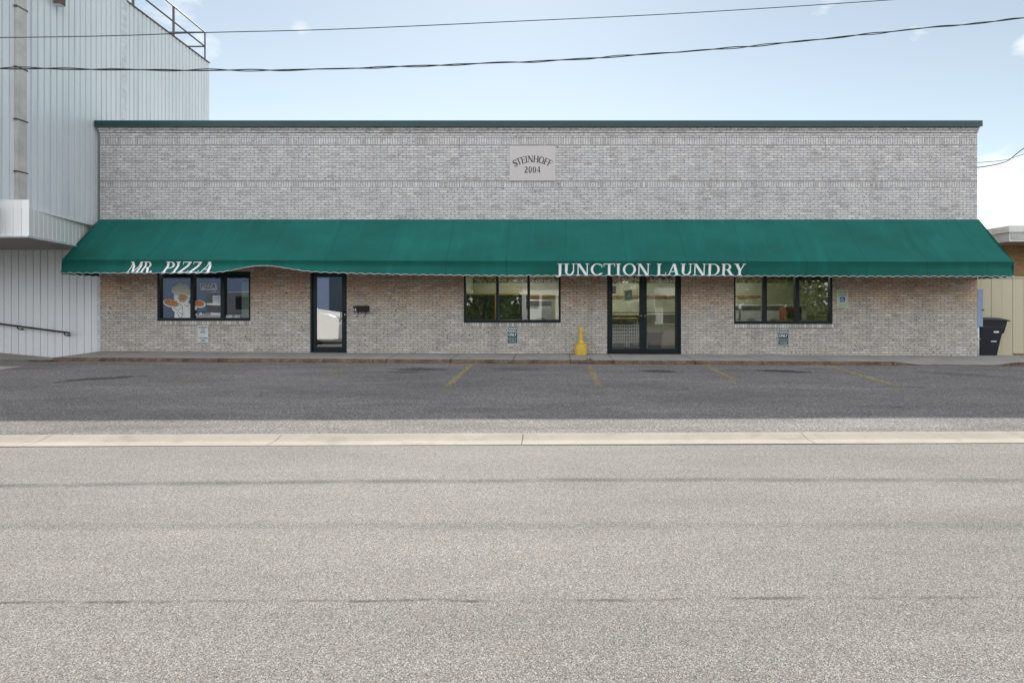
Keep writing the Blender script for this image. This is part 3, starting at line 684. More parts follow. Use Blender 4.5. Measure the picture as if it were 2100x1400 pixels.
def flaplen(x): 
    base = zfront(x)-CR-(zA(561.5+5*sm(-7, -1.0, x)+2*sm(2,11,x)))
    return base/math.cos(R(tilt(x)))
SCP = .222
def val(x, v, off=0.):                             # v measured down the cloth from the front edge
    zf = zfront(x)
    if v <= CR: return Vector((x, -AP-.004+.045*v/CR-off, zf-v))
    a = flapang(x); t_ = v-CR
    r_ = .03*math.sin(x*2.9+1)*min(1, t_/.2)*.25
    return Vector((x, -AP+.041-t_*math.sin(a)-off*math.cos(a)+r_, zf-CR-t_*math.cos(a)-off*math.sin(a)))
def vend(x): return CR+flaplen(x)-.030*abs(math.sin(math.pi*x/SCP))
vm = MB(); n = int((AX1-AX0)/SCP*12)
vm.grid(fl(AX0, AX1, n), [0,.5,1,1.3,1.6,1.8,2.0], lambda x, q: val(x, CR*q if q <= 1 else CR+(vend(x)-CR)*(q-1)))
vm.build('valance', M['fabric'], awn, smooth=True)
tp = MB(); tp.tube([val(x, vend(x), .003) for x in fl(AX0, AX1, n)], .0095, 5); tp.build('scallop_trim', M['piping'], awn)
for X, zoff in ((AX0, 0), (AX1, 0)):                 # end flaps
    m = MB(); zf = zfront(X); m.grid(fl(-AP-.004, -.01, 60), [0, .5, 1], lambda y, q: (X+.02*math.sin(y*6)*q, y, zf-(CR+flaplen(X)-.022*abs(math.sin(math.pi*y/SCP)))*q))
    m.build('end_flap', M['fabric'], awn, smooth=True)
fm = MB(); zf0 = zfront(0)
fm.tube([(AX0+.02,-AP+.04,zfront(AX0)-.04),(0,-AP+.04,zfront(0)-.04),(AX1-.02,-AP+.04,zfront(AX1)-.04)], .018, 6); fm.tube([(AX0+.02,-AP+.075,zfront(AX0)-CR),(0,-AP+.075,zf0-CR),(AX1-.02,-AP+.075,zfront(AX1)-CR)], .018, 6)
for i in range(17):
    X = AX0+.03+(AX1-AX0-.06)*i/16; fm.tube([Vector(canopy(X, u))+Vector((0,.02 if u else -.02,-.06)) for u in (0,.25,.5,.75,.96)], .014, 5); fm.tube([(X,-.02,zfront(X)-CR),(X,-AP+.075,zfront(X)-CR)], .014, 5)
fm.build('awning_frame', M['steel'], awn)
def awning_text(text, px0, px1, v0, cap, shear=0., track=.04, name='lettering'):
    lay, W = serif_layout(text, track); x0, x1 = (px0-CX)/sA, (px1-CX)/sA; sx = (x1-x0-shear*cap)/W
    bm = bmesh.new()
    for (gx, adv, gl) in lay:
        for q_, poly in enumerate(gl):
            vs = [bm.verts.new(((gx+u)*sx+shear*vv*cap, (1-vv)*cap, .0004*(q_ % 9))) for (u, vv) in poly]
            try: bm.faces.new(vs)
            except ValueError: pass
    for yy in (CR-v0, .03, .06, .09, .12, .15, .18, .21, .24, .27, .30):
        bmesh.ops.bisect_plane(bm, geom=bm.verts[:]+bm.edges[:]+bm.faces[:], plane_co=(0,yy,0), plane_no=(0,1,0))
    for i in range(int((x1-x0)/.08)):
        bmesh.ops.bisect_plane(bm, geom=bm.verts[:]+bm.edges[:]+bm.faces[:], plane_co=(.08*i,0,0), plane_no=(1,0,0))
    m = MB(); ix = {}
    for v in bm.verts: ix[v] = len(m.v); p = val(x0+v.co.x, v0+v.co.y, .006+v.co.z); m.v.append(tuple(p))
    for f in bm.faces: m.f.append([ix[v] for v in f.verts]); m.m.append(0)
    bm.free()
    return m.build(name, M['paint_white'], awn)
awning_text('JUNCTION', 1141, 1335, .065, .295, 0, .045); awning_text('LAUNDRY', 1347, 1529, .065, .295, 0, .045)
awning_text('MR.', 261, 322, .045, .300, .33, .06); awning_text('PIZZA', 333, 441, .045, .300, .33, .06)

# ------------------------------------------------------------------ wall signs, mailbox, standpipe
M['signgreen'] = plain('sign_green', (.008,.06,.055), .4, var=.1); M['signwhite'] = plain('sign_white', (.60,.63,.64), .45, var=.06); M['signpale'] = plain('sign_pale_green', (.50,.56,.44), .5, var=.12, scale=20)
M['signblue'] = plain('sign_blue', (.02,.08,.28), .4, var=.1); M['palegreen_ink'] = plain('pale_green_ink', (.16,.28,.17), .6); M['inkgrey'] = plain('grey_ink', (.10,.11,.14), .6)
def rrect(x0, x1, z0, z1, r, y, n=4):
    pts = []
    for (cx_, cz_, a0) in ((x1-r,z1-r,0),(x0+r,z1-r,90),(x0+r,z0+r,180),(x1-r,z0+r,270)):
        for i in range(n+1): a = R(a0+90*i/n); pts.append((cx_+r*math.cos(a), y, cz_+r*math.sin(a)))
    return pts
def sign(x0, x1, z0, z1, label, mat, rim, lines, group=None, ink='paint_white', name='parking_sign'):
    t = thing(name, ((x0+x1)/2, 0, z0), label, 'sign', group)
    m = MB(); m.prism(rrect(x0, x1, z0, z1, .02, -.012), (0,-.004,0)); m.build('plate', M[rim], t)
    if mat != rim: m = MB(); m.poly(rrect(x0+.013, x1-.013, z0+.013, z1-.013, .012, -.0172)); m.build('sign_face', M[mat], t)
    H = z1-z0; W = x1-x0
    for (s, zt, cap, wd) in lines: m = MB(); put_text(m, s, (x0+x1)/2, z1-zt*H-cap, -.0185, cap, wd*W, .0022 if cap > .03 else .0); m.build('lettering', M[ink], t)
    return t
ga = [('LAUNDRY',.055,.045,.84),('PARKING',.195,.045,.80),('ONLY',.345,.085,.74),('UNAUTHORIZED VEHICLES',.615,.020,.82),('WILL BE TOWED AWAY',.69,.020,.80),('AT OWNERS RISK',.765,.020,.82),('AND EXPENSE',.835,.020,.62),('AT ALL TIMES',.905,.020,.74)]
sign(wx(1040), wx(1062), wz(705), wz(671), 'small green parking sign on bricks under the window left of the double door', 'signgreen', 'signwhite', ga, 'green laundry parking signs')
sign(wx(1594.5), wx(1617.5), wz(708), wz(672.5), 'small green parking sign on bricks under the window right of the double door', 'signgreen', 'signwhite', ga, 'green laundry parking signs')
sign(wx(406), wx(428), wz(702), wz(667), 'small white parking sign on bricks under the chef window', 'signwhite', 'signwhite', [('RESERVED',.07,.042,.80),('FOR',.21,.042,.32),('MR PIZZA',.36,.036,.45),('CUSTOMERS',.70,.036,.84),('ONLY',.83,.052,.42)], None, 'inkgrey')
t = sign(wx(1715), wx(1739), wz(631.5), wz(594.5), 'pale faded sign with blue wheelchair symbol beside the right window', 'signpale', 'signpale', [('RESERVED',.09,.042,.74),('PARKING',.245,.042,.70),('PERMIT',.80,.022,.55),('REQUIRED',.885,.028,.72)], None, 'palegreen_ink', 'accessible_parking_sign')
bx, bz, bs = wx(1727), wz(614), .135
m = MB(); m.poly(rrect(bx-bs/2, bx+bs/2, bz-bs/2, bz+bs/2, .012, -.0182)); sym = m.build('symbol_panel', M['signblue'], t)
m = MB()
def seg(pts, w_):
    for q in stroke([(bx+a*bs, bz+b*bs) for a, b in pts], [w_*bs]*len(pts)): m.poly([(u,-.0192-.0002*len(m.f) % .002,v) for u, v in q])
seg([(-.09,.20),(-.06,.0),(.14,.0),(.25,-.26),(.33,-.22)], .075); seg([(-.07,.10),(.12,.10)], .06); seg([(-.10+.24*math.cos(R(a)), -.14+.24*math.sin(R(a))) for a in range(100, 345, 15)], .06)
dot(m, (bx-.10*bs, bz+.31*bs), .065*bs, -.0195); m.build('wheelchair_symbol', M['paint_white'], sym)

t = thing('mailbox', (wx(742),0,wz(640)), 'dark brown wall mailbox with white house number and two paper hooks', 'mailbox')
m = MB(); x0, x1, z0, z1 = wx(727), wx(757.5), wz(639), wz(628); m.prism([(x0,-.004,z0),(x0,-.11,z0),(x0,-.12,z1-.045),(x0,-.004,z1)], (x1-x0,0,0)); m.build('box', M['brownbox'], t, bevel=.004)
m = MB(); m.prism([(x0-.008,-.003,z1+.006),(x0-.008,-.128,z1-.052),(x0-.008,-.128,z1-.040),(x0-.008,-.003,z1+.018)], (x1-x0+.016,0,0)); m.build('lid', M['brownbox'], t)
for q in (735.5, 750.5): m = MB(); X = wx(q); m.tube([(X,-.05,z0),(X,-.05,z0-.10),(X-.008,-.065,z0-.135),(X-.02,-.09,z0-.14),(X-.03,-.10,z0-.115)], .008, 6); m.build('hook', M['dark'], t)
m = MB(); put_text(m, '16', x0+.055, z0+.02, -.1245, .075, .075, .003); m.build('number', M['paint_white'], t)

t = thing('standpipe', (wx(1191),-.28,zwalk(.8,-.28)), 'yellow painted standpipe with a wide round base beside the double door', 'standpipe')
X, Y, Z = wx(1191.5)*.982, -.28, zwalk(.8,-.28)
m = MB(); m.lathe([(.163,0),(.165,.02),(.162,.26),(.155,.288),(.135,.297)], (X,Y,Z), 28); m.build('base', M['yellow'], t, smooth=True, bevel=0)
m = MB(); m.lathe([(.115,.298),(.095,.34),(.066,.40),(.058,.46),(.055,.62),(.055,.755),(.048,.765)], (X,Y,Z), 24); m.build('pipe', M['yellow'], t, smooth=True)
m = MB(); m.lathe([(.062,.60),(.066,.605),(.066,.625),(.062,.63)], (X,Y,Z), 24); m.build('collar', M['yellow'], t, smooth=True)

# ------------------------------------------------------------------ things stuck on the glass
YW = .0905
def flat(cols):
    pass
def decal(par, name, mat, pts, y=YW): m = MB(); m.poly([(wx(a), y, wz(b)) for a, b in pts]); return m.build(name, M[mat] if isinstance(mat, str) else mat, par)
def ellp(cx_, cy_, rx, ry, rot=0, n=22, a0=0, a1=360):
    o = []
    for i in range(n):
        a = R(a0+(a1-a0)*i/n); u, v = rx*math.cos(a), ry*math.sin(a); o.append((cx_+u*math.cos(rot)-v*math.sin(rot), cy_+u*math.sin(rot)+v*math.cos(rot)))
    return o
M['d_white'] = plain('decal_white', (.80,.82,.80), .6, var=.06); M['d_hat'] = plain('decal_hat', (.62,.61,.54), .6, var=.05); M['d_line'] = plain('decal_line', (.03,.03,.06), .6); M['d_skin'] = plain('decal_skin', (.62,.36,.19), .6, var=.08)
M['d_crust'] = plain('decal_crust', (.50,.24,.08), .6, var=.4, scale=22); M['d_red'] = plain('decal_red', (.45,.07,.03), .6); M['d_pale'] = plain('decal_lavender', (.66,.70,.78), .6)
ch = thing('chef_decal', (wx(365),YW,wz(653)), 'painted chef cut-out with white hat and pizza inside the shop window', 'window decal')
decal(ch, 'apron', 'd_white', [(353,652),(354,640),(349,636),(348,631),(356,627),(363,623),(371,620),(379,617),(386,624),(388,632),(388,652)], YW)
decal(ch, 'head_cloth', 'd_white', [(352,604),(352,612),(354,618),(362,622),(372,622),(383,617),(386,606),(386,594),(374,593),(362,598)], YW+.004)
m = MB()
for (a, b, rx, ry) in ((355,595,8,8),(365,588,10,7.5),(375,590,9,8),(380,598,8,7),(366,599,13,8)): m.poly([(wx(u), YW+.002-.0003*len(m.f), wz(v)) for u, v in ellp(a,b,rx,ry)])
m.build('hat', M['d_hat'], ch)
decal(ch, 'face', 'd_skin', ellp(370,611.5,9,8.3,.2), YW-.002)
m = MB()
for pts in (ellp(366.5,607.5,1.1,.8), ellp(372.5,608,1.1,.8), [(365,605.5),(368.5,605),(368.5,605.8),(365,606.2)], [(371,605.3),(375,606),(375,606.7),(371,606)], [(365.5,612.5),(369.5,611.6),(374.5,613),(374,614),(369.5,613),(366,614)], [(376,607),(382,610),(381.5,611),(375.5,608.5)]):
    m = MB(); m.poly([(wx(a), YW-.004, wz(b)) for a, b in pts]); m.build('drawn_feature', M['d_line'], ch)
for ln in ([(361,621),(370,629),(371,645),(367,652)], [(352,632),(361,637),(367,631)], [(358,641),(364,652)], [(361,640),(371,645)], [(374,624),(378,628),(384,626)]):
    m = MB()
    for q in stroke([(a,b) for a, b in ln], [.9]*len(ln)): m.poly([(wx(a), YW-.004, wz(b)) for a, b in q])
    m.build('drawn_line', M['d_line'], ch)
for (a, b, rx, ry, rot) in ((347,621.5,17.5,8.2,.22),(405,622.5,13.5,8,.12)):
    p = decal(ch, 'plate', 'd_pale', ellp(a, b+.7, rx, ry, rot), YW-.0055)
    decal(p, 'pizza', 'd_crust', ellp(a-(1.5 if a > 400 else 0), b-.4, rx*.88, ry*.8, rot), YW-.0065)
    for i in range(12): u, v = random.uniform(-.65,.65)*rx, random.uniform(-.5,.4)*ry; m = MB(); m.poly([(wx(q), YW-.0075-.0001*i, wz(s)) for q, s in ellp(a+u, b+v, 1.3, .8, 0, 8)]); m.build('topping', M['d_red'], p)
decal(ch, 'peel_handle', 'd_white', [(420,621.5),(451,621.5),(451,626.5),(420,625)], YW-.005); decal(ch, 'hand', 'd_white', ellp(396.5,632,3.4,4), YW-.005)
# writing and paper on the pizza window
t = thing('pizza_placard', (wx(422),YW,wz(595)), 'small white tilted placard with outlined capital letters taped inside the shop window', 'placard')
decal(t, 'card', 'd_pale', [(405,580.5),(439,580),(442,594),(438,596.5),(434,594.5),(407,594.5)], YW); m = MB(); put_text(m, 'PIZZA', wx(423), wz(591.2), YW-.003, wz(582)-wz(591.2), wx(438)-wx(409)); m.build('lettering', M['inkgrey'], t)
t = thing('paper_notice', (wx(441),YW,wz(621)), 'small white paper notice in the middle pane of the chef window', 'notice')
decal(t, 'sheet', 'd_pale', [(432.5,605.5),(449,606),(449,621.4),(432,621.4)], YW); m = MB(); put_text(m, 'NO', wx(441), wz(612), YW-.003, .04, .14); put_text(m, 'SMOKING', wx(441), wz(617), YW-.003, .03, .17); m.build('lettering', M['inkgrey'], t)
t = thing('window_lettering', (wx(425),YW,wz(652)), 'white painted words with slogan strip along the foot of the chef window', 'lettering')
decal(t, 'strip', 'd_pale', [(396,641),(451,641.5),(451,648),(396,647)], YW); m = MB(); put_text(m, 'Mr. Pizza', wx(412), wz(646), YW-.003, .09, .42, .004); m.build('lettering', M['d_line'], t)
decal(t, 'slogan_band', 'd_hat', [(399,648.6),(451,649.2),(451,653),(399,652.5)], YW); m = MB(); put_text(m, 'PASTA SALADS SANDWICHES', wx(425), wz(652.3), YW-.003, .034, .62); m.build('slogan', M['d_line'], t)
t = thing('phone_number', (wx(474),YW,wz(653)), 'white phone number painted low on the right pane of the chef window', 'lettering')
m = MB(); put_text(m, '608-365', wx(474), wz(652), YW-.003, .085, .38, .004); m.build('lettering', M['d_white'], t)
t = thing('window_blind', (wx(501),.14,wz(653)), 'pale green paper panel covering the right edge of the chef window', 'paper panel')
m = MB(); m.grid(fl(wx(490.5), wx(514), 10), fl(wz(654), wz(577.5), 12), lambda x, z: (x, .13+.006*mnoise.noise(Vector((x*6,z*4,0))), z)); m.build('panel', plain('pale_green_paper', (.50,.66,.56), .7, var=.08, scale=3), t)
t = thing('counter', (-9.3,2.2,-.03), 'long dark counter inside the pizza shop behind the chef window', 'counter')
m = MB(); m.box(-11.4,-7.4,2.2,2.9,-.03,.95); m.build('counter_body', M['darkroom'], t); m = MB(); m.box(-11.45,-7.35,2.15,2.95,.951,1.0); m.build('counter_top', M['steel'], t)
# stickers on the double door
YD = .0765
t = thing('no_smoking_sticker', (wx(1260.5),YD,wz(581)), 'square white sticker with a red prohibition ring on the left door leaf', 'sticker')
decal(t, 'square', 'd_white', [(1255.5,571),(1266.5,571),(1266.5,582),(1255.5,582)], YD-.004); m = MB()
for q in stroke([(1261+4.3*math.cos(R(a)), 576.5+4.3*math.sin(R(a))) for a in range(0,361,20)], [1.5]*19): m.poly([(wx(a),YD-.006,wz(b)) for a, b in q])
for q in stroke([(1258,573.5),(1264,579.5)], [1.3]*2): m.poly([(wx(a),YD-.0065,wz(b)) for a, b in q])
m.build('prohibition_ring', M['d_red'], t)
t = thing('hours_sticker', (wx(1259.5),YD,wz(602)), 'small dark sticker strip below the prohibition sticker on the door', 'sticker'); decal(t, 'strip', 'inkgrey', [(1256,586),(1263.5,586),(1263.5,601.5),(1256,601.5)], YD-.004)
t.name = 'sticker_strip'
for q, wv in ((589,.06),(593,.05),(597,.07)): decal(t, 'print_line', 'd_pale', [(1257,q-.6),(1262.5,q-.6),(1262.5,q+.6),(1257,q+.6)], YD-.005)
t = thing('paper_notice', (wx(1289),YD,wz(616)), 'pale green paper notice taped in the left leaf of the double door', 'notice'); decal(t, 'sheet', 'signpale', [(1281,595),(1297,594.5),(1297.5,615.5),(1281,616)], YD+.006)
for q in (598,601,604.5,608,611): decal(t, 'print_line', 'palegreen_ink', [(1283.5,q-.4),(1295,q-.4),(1295,q+.4),(1283.5,q+.4)], YD+.004)
t = thing('door_lettering', (wx(1355),YD,wz(608)), 'pale arched lettering on the right leaf of the double door', 'lettering')
m = MB()
for text, rad, py, cp_, span in (('Junction', .62, 590, .10, .62), ('Laundry', .62, 604, .10, .50)):
    n = len(text)
    for i, chh in enumerate(text):
        vs, fs = sans(chh, cp_); a = ((i+.5)/n-.5)*span/rad*1.05; xm = (max(v[0] for v in vs)+min(v[0] for v in vs))/2
        zc_ = wz(py)-rad
        m.add([(wx(1355)+(rad+v[1])*math.sin(a)+(v[0]-xm)*math.cos(a), YD-.003, zc_+(rad+v[1])*math.cos(a)-(v[0]-xm)*math.sin(a)) for v in vs], fs)
m.build('lettering', M['d_hat'], t)
t = thing('door_number', (wx(1354),YD,wz(577)), 'white street number high on the right leaf of the double door', 'number'); m = MB(); put_text(m, '18', wx(1354), wz(577.8), YD-.003, .075, .085, .003); m.build('digits', M['d_white'], t)

# ------------------------------------------------------------------ tall metal building on the left
def siding(name, a, b, stain):
    t = NT(name); x, y, z = t.xyz()
    c = t.mix(t.ramp(t.noise(.35, 5, .6, vec=t.scl((1,1,.35))), .3, .7), a, b)
    s = t.ramp(t.noise(1.4, 5, .7, vec=t.scl((2.2,2.2,.12))), .5, .78, 0, .55); c = t.mix(s, c, stain)
    sp = t.ramp(t.noise(14, 4, .7), .7, .76, 0, .5); c = t.mix(sp, c, lerp3(stain, .6))
    return t.fin(c, .5, .15, .4)
M['siding'] = siding('blue_grey_siding', (.64,.695,.725), (.75,.79,.81), (.42,.47,.51))
M['siding_pale'] = siding('pale_siding', (.78,.79,.80), (.84,.85,.85), (.58,.58,.58))
M['siding_low'] = siding('low_siding', (.74,.76,.79), (.80,.82,.84), (.58,.60,.63))
M['trim_pale'] = plain('pale_trim', (.58,.62,.65), .5, .1); M['rust'] = plain('brown_trim', (.11,.08,.065), .7, var=.3); M['spout'] = plain('taupe_downspout', (.50,.47,.455), .6, var=.2, scale=2); M['soffit'] = plain('soffit_grey', (.30,.285,.27), .8, var=.12)
mbd = thing('metal_building', (-12.6, 0, -.2), 'tall pale blue metal clad building rising left of the brick shop', 'building')
def ribbed(mb, A, B, z0, z1, pitch, gw=.028, gd=.022, step=.035):
    A = Vector((*A, 0)); B = Vector((*B, 0)); L = (B-A).length; t = (B-A)/L; nrm = Vector((t.y, -t.x, 0))
    pr = []; s = 0
    while s < L:
        pr += [(s, 0), (min(L, s+pitch-gw), 0), (min(L, s+pitch-gw*.7), gd), (min(L, s+pitch-gw*.3), gd)]; s += pitch
    pr.append((L, 0)); n = len(pr)
    fz = lambda s_, k_: (z0 if k_ == 0 else z1)
    vs = [A+t*s_-nrm*g_+Vector((0,0,(z0(s_/L) if callable(z0) else z0))) for (s_, g_) in pr]+[A+t*s_-nrm*g_+Vector((0,0,(z1(s_/L) if callable(z1) else z1))) for (s_, g_) in pr]
    mb.add(vs, [(i, i+1, n+i+1, n+i) for i in range(n-1)])
def WX(y): return -12.45-.04*y                      # the side wall runs slightly away
ZR = 10.25; y0, y1 = -3.1, 5.45
m = MB(); ribbed(m, (WX(y0), y0), (WX(y1), y1), 3.5, ZR, .185, .05, .05); m.build('upper_wall', M['siding'], mbd)
m = MB(); m.poly([(WX(y1),y1,3.0),(-30,y1,3.0),(-30,y1,ZR),(WX(y1),y1,ZR)]); m.poly([(-30,y0,3.0),(WX(y0),y0,3.0),(WX(y0),y0,ZR),(-30,y0,ZR)]); m.poly([(-30,y1,3),(-30,y0,3),(-30,y0,ZR),(-30,y1,ZR)]); m.build('rear_wall', M['siding'], mbd)
m = MB(); m.prism([(WX(y0)+.03,y0-.05,ZR),(WX(y1)+.03,y1+.05,ZR),(-30,y1+.05,ZR),(-30,y0-.05,ZR)], (0,0,.035)); m.build('roof', M['rust'], mbd)
m = MB(); m.prism([(WX(1.1)+.002,.98,3.4),(WX(1.1)+.035,1.0,3.4),(WX(1.1)+.035,1.14,3.4),(WX(1.1)+.002,1.16,3.4)], (0,0,ZR-3.41)); m.build('flashing', M['trim_pale'], mbd)
m = MB(); m.prism([(WX(y1)-.01,y1-.1,3.5),(WX(y1)+.02,y1-.1,3.5),(WX(y1)+.02,y1+.02,3.5),(WX(y1)-.01,y1+.02,3.5)], (0,0,ZR-3.52)); m.build('corner_trim', M['siding'], mbd)
# projecting band and soffit
m = MB(); ribbed(m, (-20,-2.8), (-11.70,-2.8), 2.88, 3.70, .185); m.build('front_band', M['siding_pale'], mbd)
m = MB(); ribbed(m, (-11.695,-2.795), (-12.62,-.02), 2.88, lambda u: 3.50+.07*u, .2); m.poly([(-11.705,-2.79,3.5),(-11.705,-2.79,3.7),(-12.3,-2.79,3.7),(-12.3,-2.79,3.5)]); m.build('side_band', M['siding_pale'], mbd)
m = MB(); m.tube([(-20,-2.83,2.872),(-11.68,-2.83,2.872),(-12.60,-.03,2.872)], .03, 6); m.build('band_trim', M['trim_pale'], mbd)
m = MB(); m.prism([(-20,-2.8,2.84),(-11.72,-2.8,2.84),(-12.62,-.0,2.84),(-20,0,2.84)], (0,0,.03)); m.build('soffit', M['soffit'], mbd)
m = MB(); m.poly([(-20,-2.79,3.69),(-11.71,-2.79,3.49),(-12.5,.0,3.49),(-20,0,3.69)]); m.build('band_cap', M['siding_pale'], mbd)
m = MB(); ribbed(m, (-24,.05), (-12.345,.05), -.5, 2.845, .2, .024, .022); m.build('lower_wall', M['siding_low'], mbd)
m = MB(); m.box(-12.42,-12.338,.0,.06,-.3,2.84); m.build('corner_trim', M['trim_pale'], mbd)
t = thing('downspout', (WX(-2.25)+.06,-2.25,3.5), 'brown square downspout running up the tall metal wall at far left', 'downspout')
dy = -2.35
m = MB(); m.box(WX(dy)+.004, WX(dy)+.075, dy-.11, dy+.13, 3.62, ZR-.01); m.build('pipe', M['spout'], t, bevel=.01)
for zz in (4.4,5.6,6.8,8.2): m = MB(); m.box(WX(dy)+.003, WX(dy)+.08, dy-.135, dy+.155, zz, zz+.035); m.build('strap', M['rust'], t)
t = thing('roof_railing', (-12.8,5.4,ZR), 'thin grey steel guard railing on the roof edge of the metal building', 'railing')
M['pipe'] = plain('grey_pipe', (.10,.10,.11), .55, .3)
A = Vector((WX(y1)-.10, y1-.05, ZR)); rl = MB()
for hgt in (1.1, .58): rl.tube([(WX(-3)-.1,-3,ZR+hgt),(A.x,A.y,ZR+hgt),(-20,A.y,ZR+hgt)], .028, 6)
rl.build('rail', M['pipe'], t)
for yy in (y1-.05, 3.55, 1.6, -.4): m = MB(); m.tube([(WX(yy)-.1,yy,ZR+.02),(WX(yy)-.1,yy,ZR+1.1)], .03 if yy > 5 else .04, 6); m.build('post', M['pipe'], t)
t = thing('wall_lamp', tuple(P(117, 6, 14.1)), 'small dark metal box fixed high on the metal wall at the top edge', 'wall lamp')
q = P(117, 6, 14.1); m = MB(); m.box(q.x-.02, q.x+.14, q.y-.09, q.y+.09, q.z-.06, q.z+.35); m.build('housing', M['rust'], t, bevel=.01)
m = MB(); m.box(q.x+.0, q.x+.13, q.y-.08, q.y+.08, q.z-.075, q.z-.062); m.build('lens', M['signwhite'], t)
t = thing('handrail', (-13.6,-.08,0), 'black metal wall handrail sloping down along the pale metal wall', 'handrail')
m = MB(); m.tube([tuple(P(-300,627,15.40)), tuple(P(0,664,15.40)), tuple(P(143,682.5,15.40))], .024, 8); m.build('rail', M['dark'], t, smooth=True)
for px in (-120, 36, 132):
    q = P(px, 664+px*.129, 15.40); m = MB(); m.tube([q-Vector((0,0,.0)), q+Vector((0,.0,-.06)), q+Vector((.0,.05,-.09)), q+Vector((0,.148,-.09))], .014, 6); m.lathe([(.035,-.04),(.035,.0)], q+Vector((0,.135,-.07)), 10); m.build('bracket', M['dark'], t)

# ------------------------------------------------------------------ right neighbour, fence, meter, cart
nb = thing('tan_brick_building', (16,3,-.1), 'low tan brick building with white flat roof overhang at the right edge', 'building')
q = P(2070, 463, 16.2); ex, ey, ez = q.x, q.y, q.z; M['fascia'] = plain('white_fascia', (.66,.66,.63), .6, var=.06)
eb = P(2070, 496, 16.2).z; bx0 = ex-.15
wb = MB(); wb.box(ex+.1, 30, ey+1.1, 14, -.3, eb+.02); wb.build('wall', M['tan_brick'], nb)
m = MB(); m.prism([(ex,ey,eb),(30,ey,eb),(30,14,eb),(ex,14,eb)], (0,0,.012)); m.build('soffit', plain('brown_soffit', (.33,.27,.22), .8), nb)
m = MB(); zm = eb+(ez-eb)*.58; m.prism([(ex-.02,ey-.02,eb+.0125),(30,ey-.02,eb+.0125),(30,14,eb+.0125),(ex-.02,14,eb+.0125)], (0,0,zm-eb-.0125)); m.build('fascia', M['fascia'], nb)
m = MB(); m.prism([(ex-.06,ey-.06,zm+.002),(30,ey-.06,zm+.002),(30,14,zm+.002),(ex-.06,14,zm+.002)], (0,0,ez-zm)); m.build('roof_edge', M['fascia'], nb, bevel=.01)
m = MB(); m.box(ex+.02, 30, ey-.032, ey-.0205, eb+.06, zm-.03); m.build('gutter_recess', plain('fascia_grey', (.42,.42,.40), .6), nb)
M['fence'] = siding('yellow_boards', (.50,.455,.32), (.58,.53,.385), (.36,.32,.23)); M['fence'].node_tree.nodes['Principled BSDF'].inputs['Metallic'].default_value = 0
fy = .55; fz = P(2050,568,16.05).z
fn = thing('board_fence', (13,fy,-.1), 'pale yellow vertical board fence beside the brick shop', 'fence')
m = MB(); edges = [P(px,0,16.05).x for px in (2001,2011.5,2033,2055,2077,2099,2121,2143,2165,2187)]
for i, (a, b) in enumerate(zip(edges[:-1], edges[1:])): m.box(a+.004, b-.004, fy+.004*(i % 2), fy+.03+.004*(i % 2), (-.14 if i < 4 else -.05), fz-.03)
m.build('board', M['fence'], fn, bevel=.003)
m = MB(); m.box(edges[0], edges[-1], fy-.02, fy+.06, fz-.029, fz+.01); m.build('cap_rail', M['fence'], fn)
m = MB(); m.box(edges[0], edges[-1], fy+.04, fy+.08, -.3, fz-.03); m.build('backing', M['wood'], fn)

t = thing('electric_meter_box', (11.75,.1,.7), 'blue grey electric meter box on conduit at the shop right corner', 'meter box')
M['bluegrey'] = plain('blue_grey_enamel', (.27,.35,.48), .45, .1, var=.1, scale=3)
xa, xb = XR+.005, wx(2017)-.005; zz = [wz(670), wz(636), wz(593)]
m = MB(); m.box(xa, xb, .0, .30, zz[1]+.006, zz[2]); m.build('upper_cabinet', M['bluegrey'], t, bevel=.008)
m = MB(); m.box(xa, xb-.008, .0, .30, zz[0], zz[1]-.004); m.build('lower_cabinet', M['bluegrey'], t, bevel=.008)
m = MB(); m.box(xb-.03, xb+.02, -.006, .04, zz[1]-.012, zz[1]+.022); m.build('latch', M['dark'], t)
m = MB(); m.tube([(xa+.045,.06,zz[0]),(xa+.045,.06,-.12)], .042, 10); m.build('conduit', M['trim_pale'], t, smooth=True)
m = MB(); m.box(xa, xa+.1, .01, .11, wz(696), wz(694)); m.build('strap', M['steel'], t)

tc = thing('wheeled_bin', (12.2,.75,-.12), 'dark navy wheeled trash cart with lid beside the meter box', 'trash cart')
M['navy'] = plain('navy_plastic', (.009,.012,.024), .42, var=.15, scale=3, spec=.45); sB = 16.0
def B(px, py): return P(px, py, 15.85)
def binpts(prof, yc, half, tap): return None
pf = [(2009,732.5),(2047,732.5),(2049,722),(2055.5,684.5),(2060,682.5),(2065,661),(2064,657.5),(2011,657.5)]
m = MB(); W = .29
for s in (-1, 1): pass
def hw(py): return .215+(732.5-py)/75*.075            # half width grows upward
vs = []; n = len(pf)
for s in (-1, 1):
    for (px, py) in pf: q = B(px, py); vs.append((q.x, q.y+.27+s*hw(py), q.z))
m.add(vs, [tuple(range(n)), tuple(range(n, 2*n))[::-1]]+[(i, n+i, n+(i+1) % n, (i+1) % n) for i in range(n)])
body = m.build('body', M['navy'], tc, bevel=.012)
m = MB(); lp = [(2010,656.5),(2066,658),(2071,659.5),(2070,657.5),(2062,654.5),(2045,651.5),(2018,650.5),(2010,652)]; vs = []; n = len(lp)
for s in (-1, 1):
    for (px, py) in lp: q = B(px, py); vs.append((q.x, q.y+.27+s*.315, q.z))
m.add(vs, [tuple(range(n)), tuple(range(n, 2*n))[::-1]]+[(i, n+i, n+(i+1) % n, (i+1) % n) for i in range(n)]); m.build('lid', plain('charcoal_plastic', (.035,.036,.042), .5), tc, bevel=.008)
